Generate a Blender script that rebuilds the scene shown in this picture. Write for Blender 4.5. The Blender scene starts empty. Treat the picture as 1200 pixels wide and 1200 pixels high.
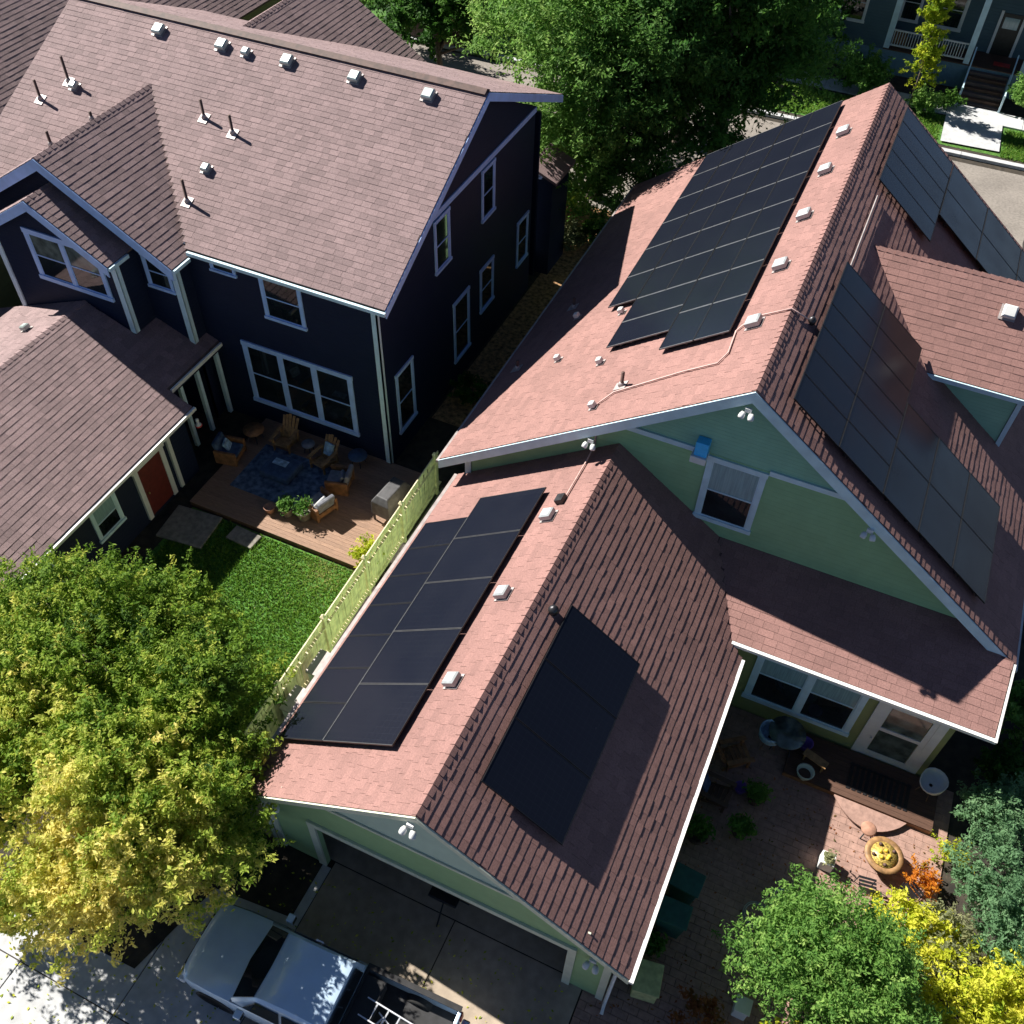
import bpy, math, random
import numpy as np
from mathutils import Vector, Matrix
random.seed(7); rng = np.random.default_rng(7)
S = bpy.context.scene
COL = S.collection
PI = math.pi
R = math.radians

# ------------------------------------------------------------------ camera, world, sun, exposure
cam = bpy.data.cameras.new('camera'); co = bpy.data.objects.new('camera', cam); COL.objects.link(co)
cam.sensor_width = 36; cam.lens = 36 * 1118 / 1200; cam.clip_start = 0.5; cam.clip_end = 2000
pit, rol, yaw = R(48.8), R(2.07), R(-23.0)
F = Vector((math.sin(yaw) * math.cos(pit), math.cos(yaw) * math.cos(pit), -math.sin(pit)))
Rt = Vector((math.cos(yaw), -math.sin(yaw), 0)); U = Rt.cross(F)
R2 = Rt * math.cos(rol) + U * math.sin(rol); U2 = U * math.cos(rol) - Rt * math.sin(rol)
mw = Matrix((R2, U2, -F)).transposed().to_4x4(); mw.translation = (0, 0, 24.85)
co.matrix_world = mw
S.camera = co
SUN = Vector((-1.10, 0.24, 1.0)).normalized()
w = bpy.data.worlds.new('World'); S.world = w; w.use_nodes = True
nt = w.node_tree; sky = nt.nodes.new('ShaderNodeTexSky'); sky.sky_type = 'NISHITA'; sky.sun_disc = False
sky.sun_elevation = math.asin(SUN.z); sky.sun_rotation = math.atan2(SUN.x, SUN.y)
sky.altitude = 2500; sky.air_density = 0.45; sky.dust_density = 0.3
nt.links.new(sky.outputs[0], nt.nodes['Background'].inputs[0]); nt.nodes['Background'].inputs[1].default_value = 0.06
sl = bpy.data.lights.new('sun', 'SUN'); sl.energy = 5.0; sl.angle = R(0.5); sl.color = (1, 0.95, 0.87)
so = bpy.data.objects.new('sun', sl); COL.objects.link(so); so.rotation_euler = SUN.to_track_quat('Z', 'Y').to_euler()
so.location = (-20, 5, 40)
S.view_settings.view_transform = 'Standard'; S.view_settings.look = 'None'
S.view_settings.exposure = 1.05; S.view_settings.gamma = 1; S.view_settings.use_curve_mapping = False
S.cycles.max_bounces = 6; S.cycles.diffuse_bounces = 3; S.cycles.glossy_bounces = 3; S.cycles.transmission_bounces = 3

# ------------------------------------------------------------------ materials
M = {}
def mat(name, c, rough=0.7, var=0.12, scale=6.0, bump=0.0, bscale=40.0, metal=0.0, spec=0.5, isl=0.0, coat=0.0, c2=None, big=0.0, stretch=None):
    m = bpy.data.materials.new(name); m.use_nodes = True; n = m.node_tree; L = n.links
    b = n.nodes['Principled BSDF']; b.inputs['Roughness'].default_value = rough; b.inputs['Metallic'].default_value = metal
    b.inputs['Specular IOR Level'].default_value = spec; b.inputs['Coat Weight'].default_value = coat; b.inputs['Coat Roughness'].default_value = 0.05
    geo = n.nodes.new('ShaderNodeNewGeometry'); pos = geo.outputs['Position']
    if stretch:
        mp = n.nodes.new('ShaderNodeMapping'); mp.inputs['Scale'].default_value = stretch; L.new(pos, mp.inputs[0]); pos = mp.outputs[0]
    no = n.nodes.new('ShaderNodeTexNoise'); no.inputs['Scale'].default_value = scale; no.inputs['Detail'].default_value = 5; L.new(pos, no.inputs['Vector'])
    c2 = c2 or tuple(x * (1 - 2.2 * var) for x in c); c1 = tuple(min(1, x * (1 + 1.2 * var)) for x in c)
    mx = n.nodes.new('ShaderNodeMix'); mx.data_type = 'RGBA'
    rp = n.nodes.new('ShaderNodeMapRange'); rp.inputs[1].default_value = 0.32; rp.inputs[2].default_value = 0.68
    L.new(no.outputs['Fac'], rp.inputs[0]); L.new(rp.outputs[0], mx.inputs['Factor'])
    mx.inputs['A'].default_value = (*c2, 1); mx.inputs['B'].default_value = (*c1, 1); out = mx.outputs['Result']
    if big:
        nb = n.nodes.new('ShaderNodeTexNoise'); nb.inputs['Scale'].default_value = 0.55; nb.inputs['Detail'].default_value = 6; L.new(geo.outputs['Position'], nb.inputs['Vector'])
        r2 = n.nodes.new('ShaderNodeMapRange'); r2.inputs[1].default_value = 0.35; r2.inputs[2].default_value = 0.65; r2.inputs[3].default_value = 1 - big; r2.inputs[4].default_value = 1 + big * 0.6
        L.new(nb.outputs['Fac'], r2.inputs[0])
        vm = n.nodes.new('ShaderNodeVectorMath'); vm.operation = 'SCALE'; L.new(out, vm.inputs[0]); L.new(r2.outputs[0], vm.inputs['Scale']); out = vm.outputs[0]
    if isl:
        oi = n.nodes.new('ShaderNodeObjectInfo'); ad = n.nodes.new('ShaderNodeMath'); ad.operation = 'ADD'
        L.new(oi.outputs['Random'], ad.inputs[0]); L.new(geo.outputs['Random Per Island'], ad.inputs[1])
        fr = n.nodes.new('ShaderNodeMath'); fr.operation = 'FRACT'; L.new(ad.outputs[0], fr.inputs[0])
        r3 = n.nodes.new('ShaderNodeMapRange'); r3.inputs[3].default_value = 1 - isl; r3.inputs[4].default_value = 1 + isl; L.new(fr.outputs[0], r3.inputs[0])
        vm = n.nodes.new('ShaderNodeVectorMath'); vm.operation = 'SCALE'; L.new(out, vm.inputs[0]); L.new(r3.outputs[0], vm.inputs['Scale']); out = vm.outputs[0]
    L.new(out, b.inputs['Base Color'])
    if bump:
        n2 = n.nodes.new('ShaderNodeTexNoise'); n2.inputs['Scale'].default_value = bscale; n2.inputs['Detail'].default_value = 3; L.new(pos, n2.inputs['Vector'])
        bp = n.nodes.new('ShaderNodeBump'); bp.inputs['Strength'].default_value = bump; bp.inputs['Distance'].default_value = 0.02
        L.new(n2.outputs['Fac'], bp.inputs['Height']); L.new(bp.outputs[0], b.inputs['Normal'])
    M[name] = m; return m
def siding(name, c, pitch=0.17):
    m = mat(name, c, 0.55, 0.03, 2.5, 0, big=0.03); n = m.node_tree; L = n.links; b = n.nodes['Principled BSDF']
    geo = n.nodes.new('ShaderNodeNewGeometry'); sp = n.nodes.new('ShaderNodeSeparateXYZ'); L.new(geo.outputs['Position'], sp.inputs[0])
    d = n.nodes.new('ShaderNodeMath'); d.operation = 'DIVIDE'; d.inputs[1].default_value = pitch; L.new(sp.outputs['Z'], d.inputs[0])
    f = n.nodes.new('ShaderNodeMath'); f.operation = 'FRACT'; L.new(d.outputs[0], f.inputs[0])
    s = n.nodes.new('ShaderNodeMath'); s.operation = 'SUBTRACT'; s.inputs[0].default_value = 1; L.new(f.outputs[0], s.inputs[1])
    bp = n.nodes.new('ShaderNodeBump'); bp.inputs['Strength'].default_value = 1.0; bp.inputs['Distance'].default_value = 0.03
    L.new(s.outputs[0], bp.inputs['Height']); L.new(bp.outputs[0], b.inputs['Normal']); b.inputs['Specular IOR Level'].default_value = 0.2; return m
def leafmat(name, cols, trans=0.5):
    m = bpy.data.materials.new(name); m.use_nodes = True; n = m.node_tree; L = n.links
    b = n.nodes['Principled BSDF']; b.inputs['Roughness'].default_value = 0.6; b.inputs['Specular IOR Level'].default_value = 0.18
    at = n.nodes.new('ShaderNodeAttribute'); at.attribute_name = 'tint'
    cr = n.nodes.new('ShaderNodeValToRGB'); e = cr.color_ramp.elements
    e[0].color = (*cols[0], 1); e[1].color = (*cols[-1], 1)
    for i, c in enumerate(cols[1:-1]): el = e.new((i + 1) / (len(cols) - 1)); el.color = (*c, 1)
    L.new(at.outputs['Fac'], cr.inputs[0]); L.new(cr.outputs[0], b.inputs['Base Color'])
    t = n.nodes.new('ShaderNodeBsdfTranslucent'); L.new(cr.outputs[0], t.inputs[0])
    mx = n.nodes.new('ShaderNodeMixShader'); mx.inputs[0].default_value = trans
    L.new(b.outputs[0], mx.inputs[1]); L.new(t.outputs[0], mx.inputs[2]); L.new(mx.outputs[0], n.nodes['Material Output'].inputs[0])
    M[name] = m; return m

mat('shingle_red', (0.275, 0.148, 0.130), 0.85, 0.10, 30, 0.35, 120, isl=0.10, big=0.09)
mat('shingle_brown', (0.252, 0.176, 0.176), 0.85, 0.12, 30, 0.35, 120, isl=0.15, big=0.08)
mat('under_red', (0.12, 0.06, 0.055), 0.9, 0.1)
mat('under_brown', (0.11, 0.08, 0.075), 0.9, 0.1)
siding('green_siding', (0.29, 0.48, 0.26)); siding('upper_siding', (0.29, 0.52, 0.37), 0.12); siding('navy_siding', (0.008, 0.015, 0.04))
siding('sage_siding', (0.27, 0.29, 0.12)); siding('slate_siding', (0.075, 0.125, 0.15)); siding('garage_upper_siding', (0.50, 0.62, 0.50), 0.12)
siding('garage_siding', (0.32, 0.48, 0.24))
mat('trim', (0.56, 0.74, 0.82), 0.5, 0.05, 3, big=0.05); mat('shade_blue_trim', (0.38, 0.56, 0.90), 0.5, 0.05, 3)  # blue cast of skylit shade is mixed into these trim colours
mat('cream_trim', (0.62, 0.66, 0.52), 0.5, 0.05, 3); mat('white', (0.66, 0.67, 0.66), 0.45, 0.04, 3)
mat('gutter', (0.78, 0.78, 0.76), 0.35, 0.05, 3); mat('skirt', (0.13, 0.23, 0.31), 0.6, 0.08)
mat('glass', (0.012, 0.018, 0.022), 0.04, 0.3, 1.2, spec=0.7); mat('glass_blind', (0.26, 0.40, 0.42), 0.08, 0.1, 3, spec=0.6, stretch=(14, 14, 0.5))
mat('glass_pale', (0.10, 0.13, 0.12), 0.08, 0.3, 3, spec=0.6)
mat('black', (0.012, 0.012, 0.014), 0.45, 0.2); mat('dark_metal', (0.05, 0.05, 0.055), 0.4, 0.2, metal=0.6)
mat('vent_grey', (0.46, 0.49, 0.50), 0.45, 0.08, 5, metal=0.2); mat('galv', (0.42, 0.50, 0.48), 0.4, 0.08, 5, metal=0.35); mat('flashing', (0.42, 0.37, 0.36), 0.5, 0.1, 5, metal=0.2)
mat('rust_pipe', (0.10, 0.055, 0.045), 0.7, 0.2); mat('conduit', (0.62, 0.42, 0.38), 0.5, 0.1); mat('panel_frame', (0.016, 0.017, 0.02), 0.4, 0.1, metal=0.4); mat('seam_dim', (0.06, 0.062, 0.066), 0.4, 0.1, metal=0.3); mat('seam_frame', (0.20, 0.21, 0.22), 0.4, 0.1, metal=0.3)
mat('concrete', (0.50, 0.51, 0.52), 0.85, 0.07, 4, 0.3, 60, isl=0.04, big=0.10); mat('tan_concrete', (0.38, 0.31, 0.24), 0.85, 0.08, 4, 0.3, 60, isl=0.05, big=0.15)
mat('asphalt', (0.24, 0.215, 0.19), 0.9, 0.1, 8, 0.3, 60, big=0.15); mat('paver', (0.34, 0.21, 0.17), 0.85, 0.10, 8, 0.3, 60, isl=0.06, big=0.12)
mat('soil', (0.045, 0.035, 0.025), 0.95, 0.3, 3, 0.6, 20, c2=(0.02, 0.018, 0.014)); mat('mulch', (0.42, 0.24, 0.11), 0.95, 0.3, 6, 0.6, 30, c2=(0.10, 0.06, 0.03))
mat('lawn', (0.07, 0.20, 0.02), 0.9, 0.25, 8, 0.5, 50, c2=(0.03, 0.06, 0.012))
mat('deck', (0.29, 0.175, 0.115), 0.7, 0.12, 4, 0.2, 60, isl=0.10, stretch=(1, 12, 1)); mat('deck_dark', (0.10, 0.05, 0.032), 0.7, 0.15, 4, isl=0.1, stretch=(1, 12, 1))
mat('wood', (0.26, 0.12, 0.05), 0.6, 0.2, 6); mat('wood_light', (0.34, 0.19, 0.08), 0.6, 0.2, 6); mat('fence', (0.86, 0.76, 0.50), 0.7, 0.12, 5, isl=0.08)
mat('rug', (0.10, 0.14, 0.20), 0.95, 0.5, 5, c2=(0.03, 0.05, 0.09)); mat('blue_fabric', (0.05, 0.09, 0.17), 0.95, 0.15); mat('pale_fabric', (0.32, 0.48, 0.62), 0.9, 0.2, 8)
mat('grey_fabric', (0.20, 0.21, 0.24), 0.95, 0.15); mat('terracotta', (0.42, 0.22, 0.15), 0.8, 0.15); mat('red_door', (0.13, 0.018, 0.015), 0.5, 0.1)
mat('stone', (0.24, 0.22, 0.19), 0.9, 0.15, 6, 0.3); mat('brass', (0.55, 0.40, 0.10), 0.4, 0.5, 22, metal=0.3, c2=(0.12, 0.07, 0.02)); mat('purple', (0.16, 0.07, 0.34), 0.5, 0.1)
mat('paint', (0.56, 0.72, 0.90), 0.20, 0.03, 2, metal=0.12, coat=0.8); mat('liner', (0.018, 0.018, 0.02), 0.7, 0.2); mat('chrome', (0.75, 0.76, 0.78), 0.15, 0.05, metal=1.0)  # truck paint: silver with the sky's blue reflection worked into its base colour
mat('alu', (0.72, 0.74, 0.78), 0.3, 0.08, metal=0.6); mat('tyre', (0.015, 0.015, 0.015), 0.85, 0.1); mat('lamp_glass', (0.75, 0.78, 0.8), 0.1, 0.05)
mat('sky_blue', (0.05, 0.48, 0.95), 0.4, 0.05); mat('bark', (0.17, 0.13, 0.10), 0.9, 0.25, 12, 0.5, 40); mat('green_bin', (0.02, 0.10, 0.075), 0.5, 0.1)
mat('yellow_green', (0.55, 0.55, 0.24), 0.6, 0.12); mat('cover_grey', (0.07, 0.07, 0.075), 0.55, 0.15); mat('hose', (0.42, 0.44, 0.40), 0.5, 0.1); mat('red', (0.5, 0.03, 0.03), 0.5)
mat('shed_roof', (0.16, 0.19, 0.21), 0.4, 0.15, 3, metal=0.3); mat('yellow', (0.75, 0.55, 0.05), 0.5)
leafmat('leaf_lime', [(0.06, 0.13, 0.02), (0.15, 0.27, 0.03), (0.31, 0.43, 0.06), (0.58, 0.60, 0.12), (0.86, 0.76, 0.24)])
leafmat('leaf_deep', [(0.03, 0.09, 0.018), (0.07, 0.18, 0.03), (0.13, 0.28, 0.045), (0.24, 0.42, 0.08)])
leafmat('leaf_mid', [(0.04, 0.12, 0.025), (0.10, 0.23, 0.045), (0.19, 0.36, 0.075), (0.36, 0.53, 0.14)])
leafmat('leaf_blue', [(0.08, 0.17, 0.08), (0.15, 0.29, 0.14), (0.24, 0.40, 0.20)]); leafmat('leaf_gold', [(0.20, 0.32, 0.02), (0.55, 0.60, 0.04), (0.82, 0.76, 0.12)])
leafmat('leaf_grey', [(0.16, 0.19, 0.10), (0.30, 0.32, 0.17), (0.42, 0.42, 0.20)]); leafmat('leaf_orange', [(0.55, 0.16, 0.02), (0.75, 0.32, 0.03), (0.2, 0.22, 0.03)]); leafmat('leaf_rust', [(0.22, 0.07, 0.03), (0.35, 0.14, 0.05), (0.1, 0.10, 0.03)])
leafmat('leaf_grass', [(0.05, 0.13, 0.015), (0.11, 0.24, 0.03), (0.19, 0.33, 0.05), (0.42, 0.42, 0.17)])

# solar glass: dark cells with faint grid lines, in the panel's own coordinates
def panel_mat():
    m = bpy.data.materials.new('solar_glass'); m.use_nodes = True; n = m.node_tree; L = n.links; b = n.nodes['Principled BSDF']
    tc = n.nodes.new('ShaderNodeTexCoord'); sp = n.nodes.new('ShaderNodeSeparateXYZ'); L.new(tc.outputs['Object'], sp.inputs[0])
    def lines(sock, pitch, wd):
        d = n.nodes.new('ShaderNodeMath'); d.operation = 'DIVIDE'; d.inputs[1].default_value = pitch; L.new(sock, d.inputs[0])
        f = n.nodes.new('ShaderNodeMath'); f.operation = 'FRACT'; L.new(d.outputs[0], f.inputs[0])
        l = n.nodes.new('ShaderNodeMath'); l.operation = 'LESS_THAN'; l.inputs[1].default_value = wd; L.new(f.outputs[0], l.inputs[0]); return l.outputs[0]
    a = lines(sp.outputs['X'], 0.172, 0.05); c = lines(sp.outputs['Y'], 0.172, 0.05)
    mx = n.nodes.new('ShaderNodeMath'); mx.operation = 'MAXIMUM'; L.new(a, mx.inputs[0]); L.new(c, mx.inputs[1])
    co_ = n.nodes.new('ShaderNodeMix'); co_.data_type = 'RGBA'; L.new(mx.outputs[0], co_.inputs['Factor'])
    co_.inputs['A'].default_value = (0.008, 0.010, 0.018, 1); co_.inputs['B'].default_value = (0.012, 0.015, 0.024, 1); L.new(co_.outputs['Result'], b.inputs['Base Color'])
    geo = n.nodes.new('ShaderNodeNewGeometry'); no = n.nodes.new('ShaderNodeTexNoise'); no.inputs['Scale'].default_value = 0.8; no.inputs['Detail'].default_value = 6; L.new(geo.outputs['Position'], no.inputs['Vector'])
    mr = n.nodes.new('ShaderNodeMapRange'); mr.inputs[3].default_value = 0.12; mr.inputs[4].default_value = 0.34; L.new(no.outputs['Fac'], mr.inputs[0]); L.new(mr.outputs[0], b.inputs['Roughness'])
    b.inputs['Specular IOR Level'].default_value = 0.24; M['solar_glass'] = m
panel_mat()

# ------------------------------------------------------------------ object helpers
def link(o, parent=None):
    COL.objects.link(o)
    if parent: o.parent = parent
    return o
def E(name, loc=(0, 0, 0), label=None, cat=None, group=None, rz=0):
    o = bpy.data.objects.new(name, None); o.location = loc; o.rotation_euler = (0, 0, rz); o.empty_display_size = 0.2; COL.objects.link(o)
    tag(o, label, cat, group); return o
def tag(o, label=None, cat=None, group=None, kind=None):
    for k, v in (('label', label), ('category', cat), ('group', group), ('kind', kind)):
        if v: o[k] = v
    return o
class MB:
    def __init__(s): s.v = []; s.f = []; s.m = []; s.sm = []
    def add(s, vs, fs, mi=0, sm=False):
        o = len(s.v); s.v += [tuple(v) for v in vs]; s.f += [tuple(i + o for i in f) for f in fs]; s.m += [mi] * len(fs); s.sm += [sm] * len(fs); return s
    def box(s, a, b, mi=0):
        (x0, y0, z0), (x1, y1, z1) = a, b
        return s.add([(x0, y0, z0), (x1, y0, z0), (x1, y1, z0), (x0, y1, z0), (x0, y0, z1), (x1, y0, z1), (x1, y1, z1), (x0, y1, z1)],
                     [(0, 3, 2, 1), (4, 5, 6, 7), (0, 1, 5, 4), (1, 2, 6, 5), (2, 3, 7, 6), (3, 0, 4, 7)], mi)
    def obox(s, c, u, v, w_, hu, hv, hw, mi=0):
        c, u, v, w_ = map(Vector, (c, u, v, w_)); P = []
        for k in (-1, 1):
            for a, b in ((-1, -1), (1, -1), (1, 1), (-1, 1)): P.append(c + u * a * hu + v * b * hv + w_ * k * hw)
        return s.add(P, [(0, 3, 2, 1), (4, 5, 6, 7), (0, 1, 5, 4), (1, 2, 6, 5), (2, 3, 7, 6), (3, 0, 4, 7)], mi)
    def bar(s, a, b, w_, h, mi=0, up=(0, 0, 1)):
        a, b = Vector(a), Vector(b); d = (b - a); l = d.length; d.normalize(); up = Vector(up)
        if abs(d.dot(up)) > 0.98: up = Vector((1, 0, 0))
        r = d.cross(up).normalized(); u = r.cross(d)
        return s.obox((a + b) / 2, d, r, u, l / 2, w_ / 2, h / 2, mi)
    def slab(s, pts, n, t, mi=0):   # polygon with outward normal n, extruded inward by t
        n = Vector(n).normalized(); p = [Vector(q) for q in pts]; k = len(p)
        nn = Vector((0, 0, 0))
        for i in range(k): nn += p[i].cross(p[(i + 1) % k])
        if nn.dot(n) < 0: p.reverse()
        q = [x - n * t for x in p]
        return s.add(p + q, [tuple(range(k)), tuple(range(2 * k - 1, k - 1, -1))] + [(i, i + k, (i + 1) % k + k, (i + 1) % k) for i in range(k)], mi)
    def lathe(s, prof, c=(0, 0, 0), n=16, mi=0, axis=None, sm=True):
        vs = []; fs = []; c = Vector(c)
        if axis is None: ex, ey, ez = Vector((1, 0, 0)), Vector((0, 1, 0)), Vector((0, 0, 1))
        else:
            ez = Vector(axis).normalized(); ex = ez.orthogonal().normalized(); ey = ez.cross(ex)
        for r, z in prof:
            for i in range(n):
                a = 2 * PI * i / n; vs.append(c + ex * r * math.cos(a) + ey * r * math.sin(a) + ez * z)
        for j in range(len(prof) - 1):
            for i in range(n): fs.append((j * n + i, j * n + (i + 1) % n, (j + 1) * n + (i + 1) % n, (j + 1) * n + i))
        if prof[0][0] > 1e-4: fs.append(tuple(range(n - 1, -1, -1)))
        if prof[-1][0] > 1e-4: fs.append(tuple((len(prof) - 1) * n + i for i in range(n)))
        return s.add(vs, fs, mi, sm)
    def tube(s, pts, r, n=6, mi=0):
        pts = [Vector(p) for p in pts]; vs = []; fs = []
        for j, p in enumerate(pts):
            d = (pts[min(j + 1, len(pts) - 1)] - pts[max(j - 1, 0)]).normalized(); rr = r[j] if isinstance(r, (list, tuple)) else r
            a = d.orthogonal().normalized() if abs(d.z) > 0.9 else d.cross(Vector((0, 0, 1))).normalized(); b = d.cross(a)
            for i in range(n):
                t = 2 * PI * i / n; vs.append(p + a * rr * math.cos(t) + b * rr * math.sin(t))
        for j in range(len(pts) - 1):
            for i in range(n): fs.append((j * n + i, j * n + (i + 1) % n, (j + 1) * n + (i + 1) % n, (j + 1) * n + i))
        fs.append(tuple(range(n))); fs.append(tuple((len(pts) - 1) * n + i for i in range(n)))
        return s.add(vs, fs, mi, True)
    def build(s, name, mats, parent=None, loc=None, bevel=0):
        me = bpy.data.meshes.new(name); me.from_pydata(s.v, [], s.f); me.update()
        for m in (mats if isinstance(mats, (list, tuple)) else [mats]): me.materials.append(M[m])
        me.polygons.foreach_set('material_index', s.m); me.polygons.foreach_set('use_smooth', s.sm)
        o = bpy.data.objects.new(name, me); link(o, parent)
        if loc: o.location = loc
        if bevel:
            md = o.modifiers.new('b', 'BEVEL'); md.width = bevel; md.segments = 2; md.limit_method = 'ANGLE'
        return o
def npmesh(name, V, Fq, m, parent=None, tint=None, k=4):
    me = bpy.data.meshes.new(name); V = np.asarray(V, np.float32); Fq = np.asarray(Fq, np.int32)
    me.vertices.add(len(V)); me.vertices.foreach_set('co', V.ravel()); me.loops.add(Fq.size); me.loops.foreach_set('vertex_index', Fq.ravel())
    me.polygons.add(len(Fq)); me.polygons.foreach_set('loop_start', np.arange(0, Fq.size, k, dtype=np.int32))
    if tint is not None:
        at = me.attributes.new('tint', 'FLOAT', 'POINT'); at.data.foreach_set('value', np.asarray(tint, np.float32))
    me.polygons.foreach_set('use_smooth', np.zeros(len(Fq), bool)); me.update(calc_edges=True); me.materials.append(M[m]); o = bpy.data.objects.new(name, me); return link(o, parent)

# ------------------------------------------------------------------ roofs with real shingles
def eye_dist(p): return (Vector(p) - Vector((0, 0, 24.85))).length
SH = {}   # shared shingle meshes per material
def shingle_mesh(m, w_, t):
    k = (m, w_, t)
    if k not in SH:
        b = MB(); e = 0.21
        b.add([(0, 0, t), (w_, 0, t), (w_, e + 0.02, 0.004), (0, e + 0.02, 0.004), (0, 0, 0), (w_, 0, 0)], [(0, 1, 2, 3), (0, 4, 5, 1), (0, 3, 4), (1, 5, 2)])
        me = bpy.data.meshes.new('shingle'); me.from_pydata(b.v, [], b.f); me.materials.append(M[m]); SH[k] = me
    return SH[k]
class House:
    def __init__(s, root): s.root = root; s.cand = []
def roof(house, name, p0, slope_dir, slope, poly, m, under, thick=0.14, holes=()):
    """plane through p0, rising along slope_dir (unit xy) with the given slope; poly = xy outline. Records shingles for the house."""
    sd = Vector((*slope_dir, 0)).normalized(); ud = Vector((sd.y, -sd.x, 0)); vv = Vector((sd.x, sd.y, slope)).normalized(); nn = ud.cross(vv)
    if nn.z < 0: nn = -nn; 
    if ud.cross(vv).z < 0: ud = -ud
    p0 = Vector(p0)
    z = lambda x, y: p0.z + slope * ((x - p0.x) * sd.x + (y - p0.y) * sd.y)
    P = [Vector((x, y, z(x, y))) for x, y in poly]
    ro = MB().slab(P, nn, thick).build(name, under, house.root)
    uvp = [((q - p0).dot(ud), (q - p0).dot(vv)) for q in P]; v0 = min(b for a, b in uvp); v1 = max(b for a, b in uvp)
    exp = 0.205; rows = int((v1 - v0) / exp) + 1; rr = random.Random(hash(name) % 1000 if False else len(name))
    for r in range(rows):
        vb = v0 + r * exp; vm = vb + exp * 0.5
        if vm > v1: break
        xs = []
        for i in range(len(uvp)):
            (a0, b0), (a1, b1) = uvp[i], uvp[(i + 1) % len(uvp)]
            if (b0 <= vm < b1) or (b1 <= vm < b0): xs.append(a0 + (a1 - a0) * (vm - b0) / (b1 - b0))
        xs.sort()
        for i in range(0, len(xs) - 1, 2):
            a, e = xs[i], xs[i + 1]; u = a - rr.random() * 0.3
            while u < e:
                w_ = rr.choice((0.26, 0.34, 0.42)); t = rr.choice((0.012, 0.015, 0.018)); ua = max(a, u); ub = min(e, u + w_ - 0.006)
                if ub - ua > 0.03:
                    house.cand.append((p0 + ud * ua + vv * vb + nn * 0.002, ub - ua, t, ud, vv, nn, m, ro, min(exp + 0.02, v1 - vb)))
                u += w_
    return ro
def finish_shingles(house, n_ind=300):
    # inside the photo's field of view, nearest first, become objects; the rest are joined per roof
    def key(c):
        p = c[0]; d = p - Vector((0, 0, 24.85)); zc = d.dot(F); sx, sy = d.dot(R2) / zc, d.dot(U2) / zc
        return eye_dist(p) + (1000 if max(abs(sx), abs(sy)) > 0.53 else 0)
    house.cand.sort(key=key); n = 0; rest = {}
    for c in house.cand:
        p, w_, t, ud, vv, nn, m, ro, ex = c
        if n < n_ind and w_ > 0.24 and ex > 0.21:
            ws = min((0.254, 0.334, 0.414), key=lambda q: abs(q - w_))
            o = bpy.data.objects.new('shingle', shingle_mesh(m, ws, t)); mx = Matrix((ud, vv, nn)).transposed().to_4x4(); mx.translation = p
            link(o, ro); o.matrix_basis = mx @ Matrix.Diagonal((w_ / ws, 1, 1, 1)); n += 1
        else: rest.setdefault(ro.name, [ro, m, []])[2].append(c)
    for ro, m, L in rest.values():
        n_ = len(L); V = np.zeros((n_, 6, 3), np.float32)
        P = np.array([c[0] for c in L]); W = np.array([c[1] for c in L])[:, None]; T = np.array([c[2] for c in L])[:, None]; X = np.array([c[8] for c in L])[:, None]
        ud, vv, nn = (np.array([c[k] for c in L]) for k in (3, 4, 5))
        V[:, 0] = P + nn * T; V[:, 1] = P + ud * W + nn * T; V[:, 2] = P + ud * W + vv * X + nn * .004; V[:, 3] = P + vv * X + nn * .004; V[:, 4] = P; V[:, 5] = P + ud * W
        b = np.arange(n_)[:, None] * 6
        q = np.concatenate([b + np.array([[0, 1, 2, 3]]), b + np.array([[0, 4, 5, 1]]), b + np.array([[0, 3, 4, 4]])[:, :4], ], 0)
        # triangles for the two sides are given as separate 3-loops
        me = bpy.data.meshes.new('shingle_courses'); quads = np.concatenate([b + np.array([[0, 1, 2, 3]]), b + np.array([[0, 4, 5, 1]])], 0); tris = np.concatenate([b + np.array([[0, 3, 4]]), b + np.array([[1, 5, 2]])], 0)
        me.vertices.add(n_ * 6); me.vertices.foreach_set('co', V.ravel()); lv = np.concatenate([quads.ravel(), tris.ravel()]).astype(np.int32)
        me.loops.add(len(lv)); me.loops.foreach_set('vertex_index', lv); nf = len(quads) + len(tris); me.polygons.add(nf)
        ls = np.concatenate([np.arange(len(quads)) * 4, len(quads) * 4 + np.arange(len(tris)) * 3]).astype(np.int32); me.polygons.foreach_set('loop_start', ls)
        me.polygons.foreach_set('use_smooth', np.zeros(nf, bool)); me.update(calc_edges=True); me.materials.append(M[m]); o = bpy.data.objects.new('shingle_courses', me); link(o, ro); o['kind'] = 'stuff'
def ridge_caps(parent, a, b, m, wdt=0.26, slope=0.7, name='ridge_cap'):
    a, b = Vector(a), Vector(b); d = (b - a); L = d.length; d.normalize(); s = d.cross(Vector((0, 0, 1))).normalized(); mb = MB(); n = int(L / 0.24)
    dn = Vector((0, 0, -1)) * slope
    for i in range(n):
        p = a + d * (i * L / n); q = a + d * ((i + 1.1) * L / n); h0, h1 = Vector((0, 0, 0.055)), Vector((0, 0, 0.028))
        w_ = wdt / 2 / math.sqrt(1 + slope * slope)
        mb.add([p + h0, p + (s + dn) * w_ + h0, p + (-s + dn) * w_ + h0, q + h1, q + (s + dn) * w_ + h1, q + (-s + dn) * w_ + h1, p + (s + dn) * w_, p + (-s + dn) * w_, p],
               [(0, 1, 4, 3), (2, 0, 3, 5), (0, 8, 6, 1), (0, 2, 7, 8), (1, 6, 4), (2, 5, 7)])
    o = mb.build(name, m, parent); o['kind'] = 'stuff'; return o
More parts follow.
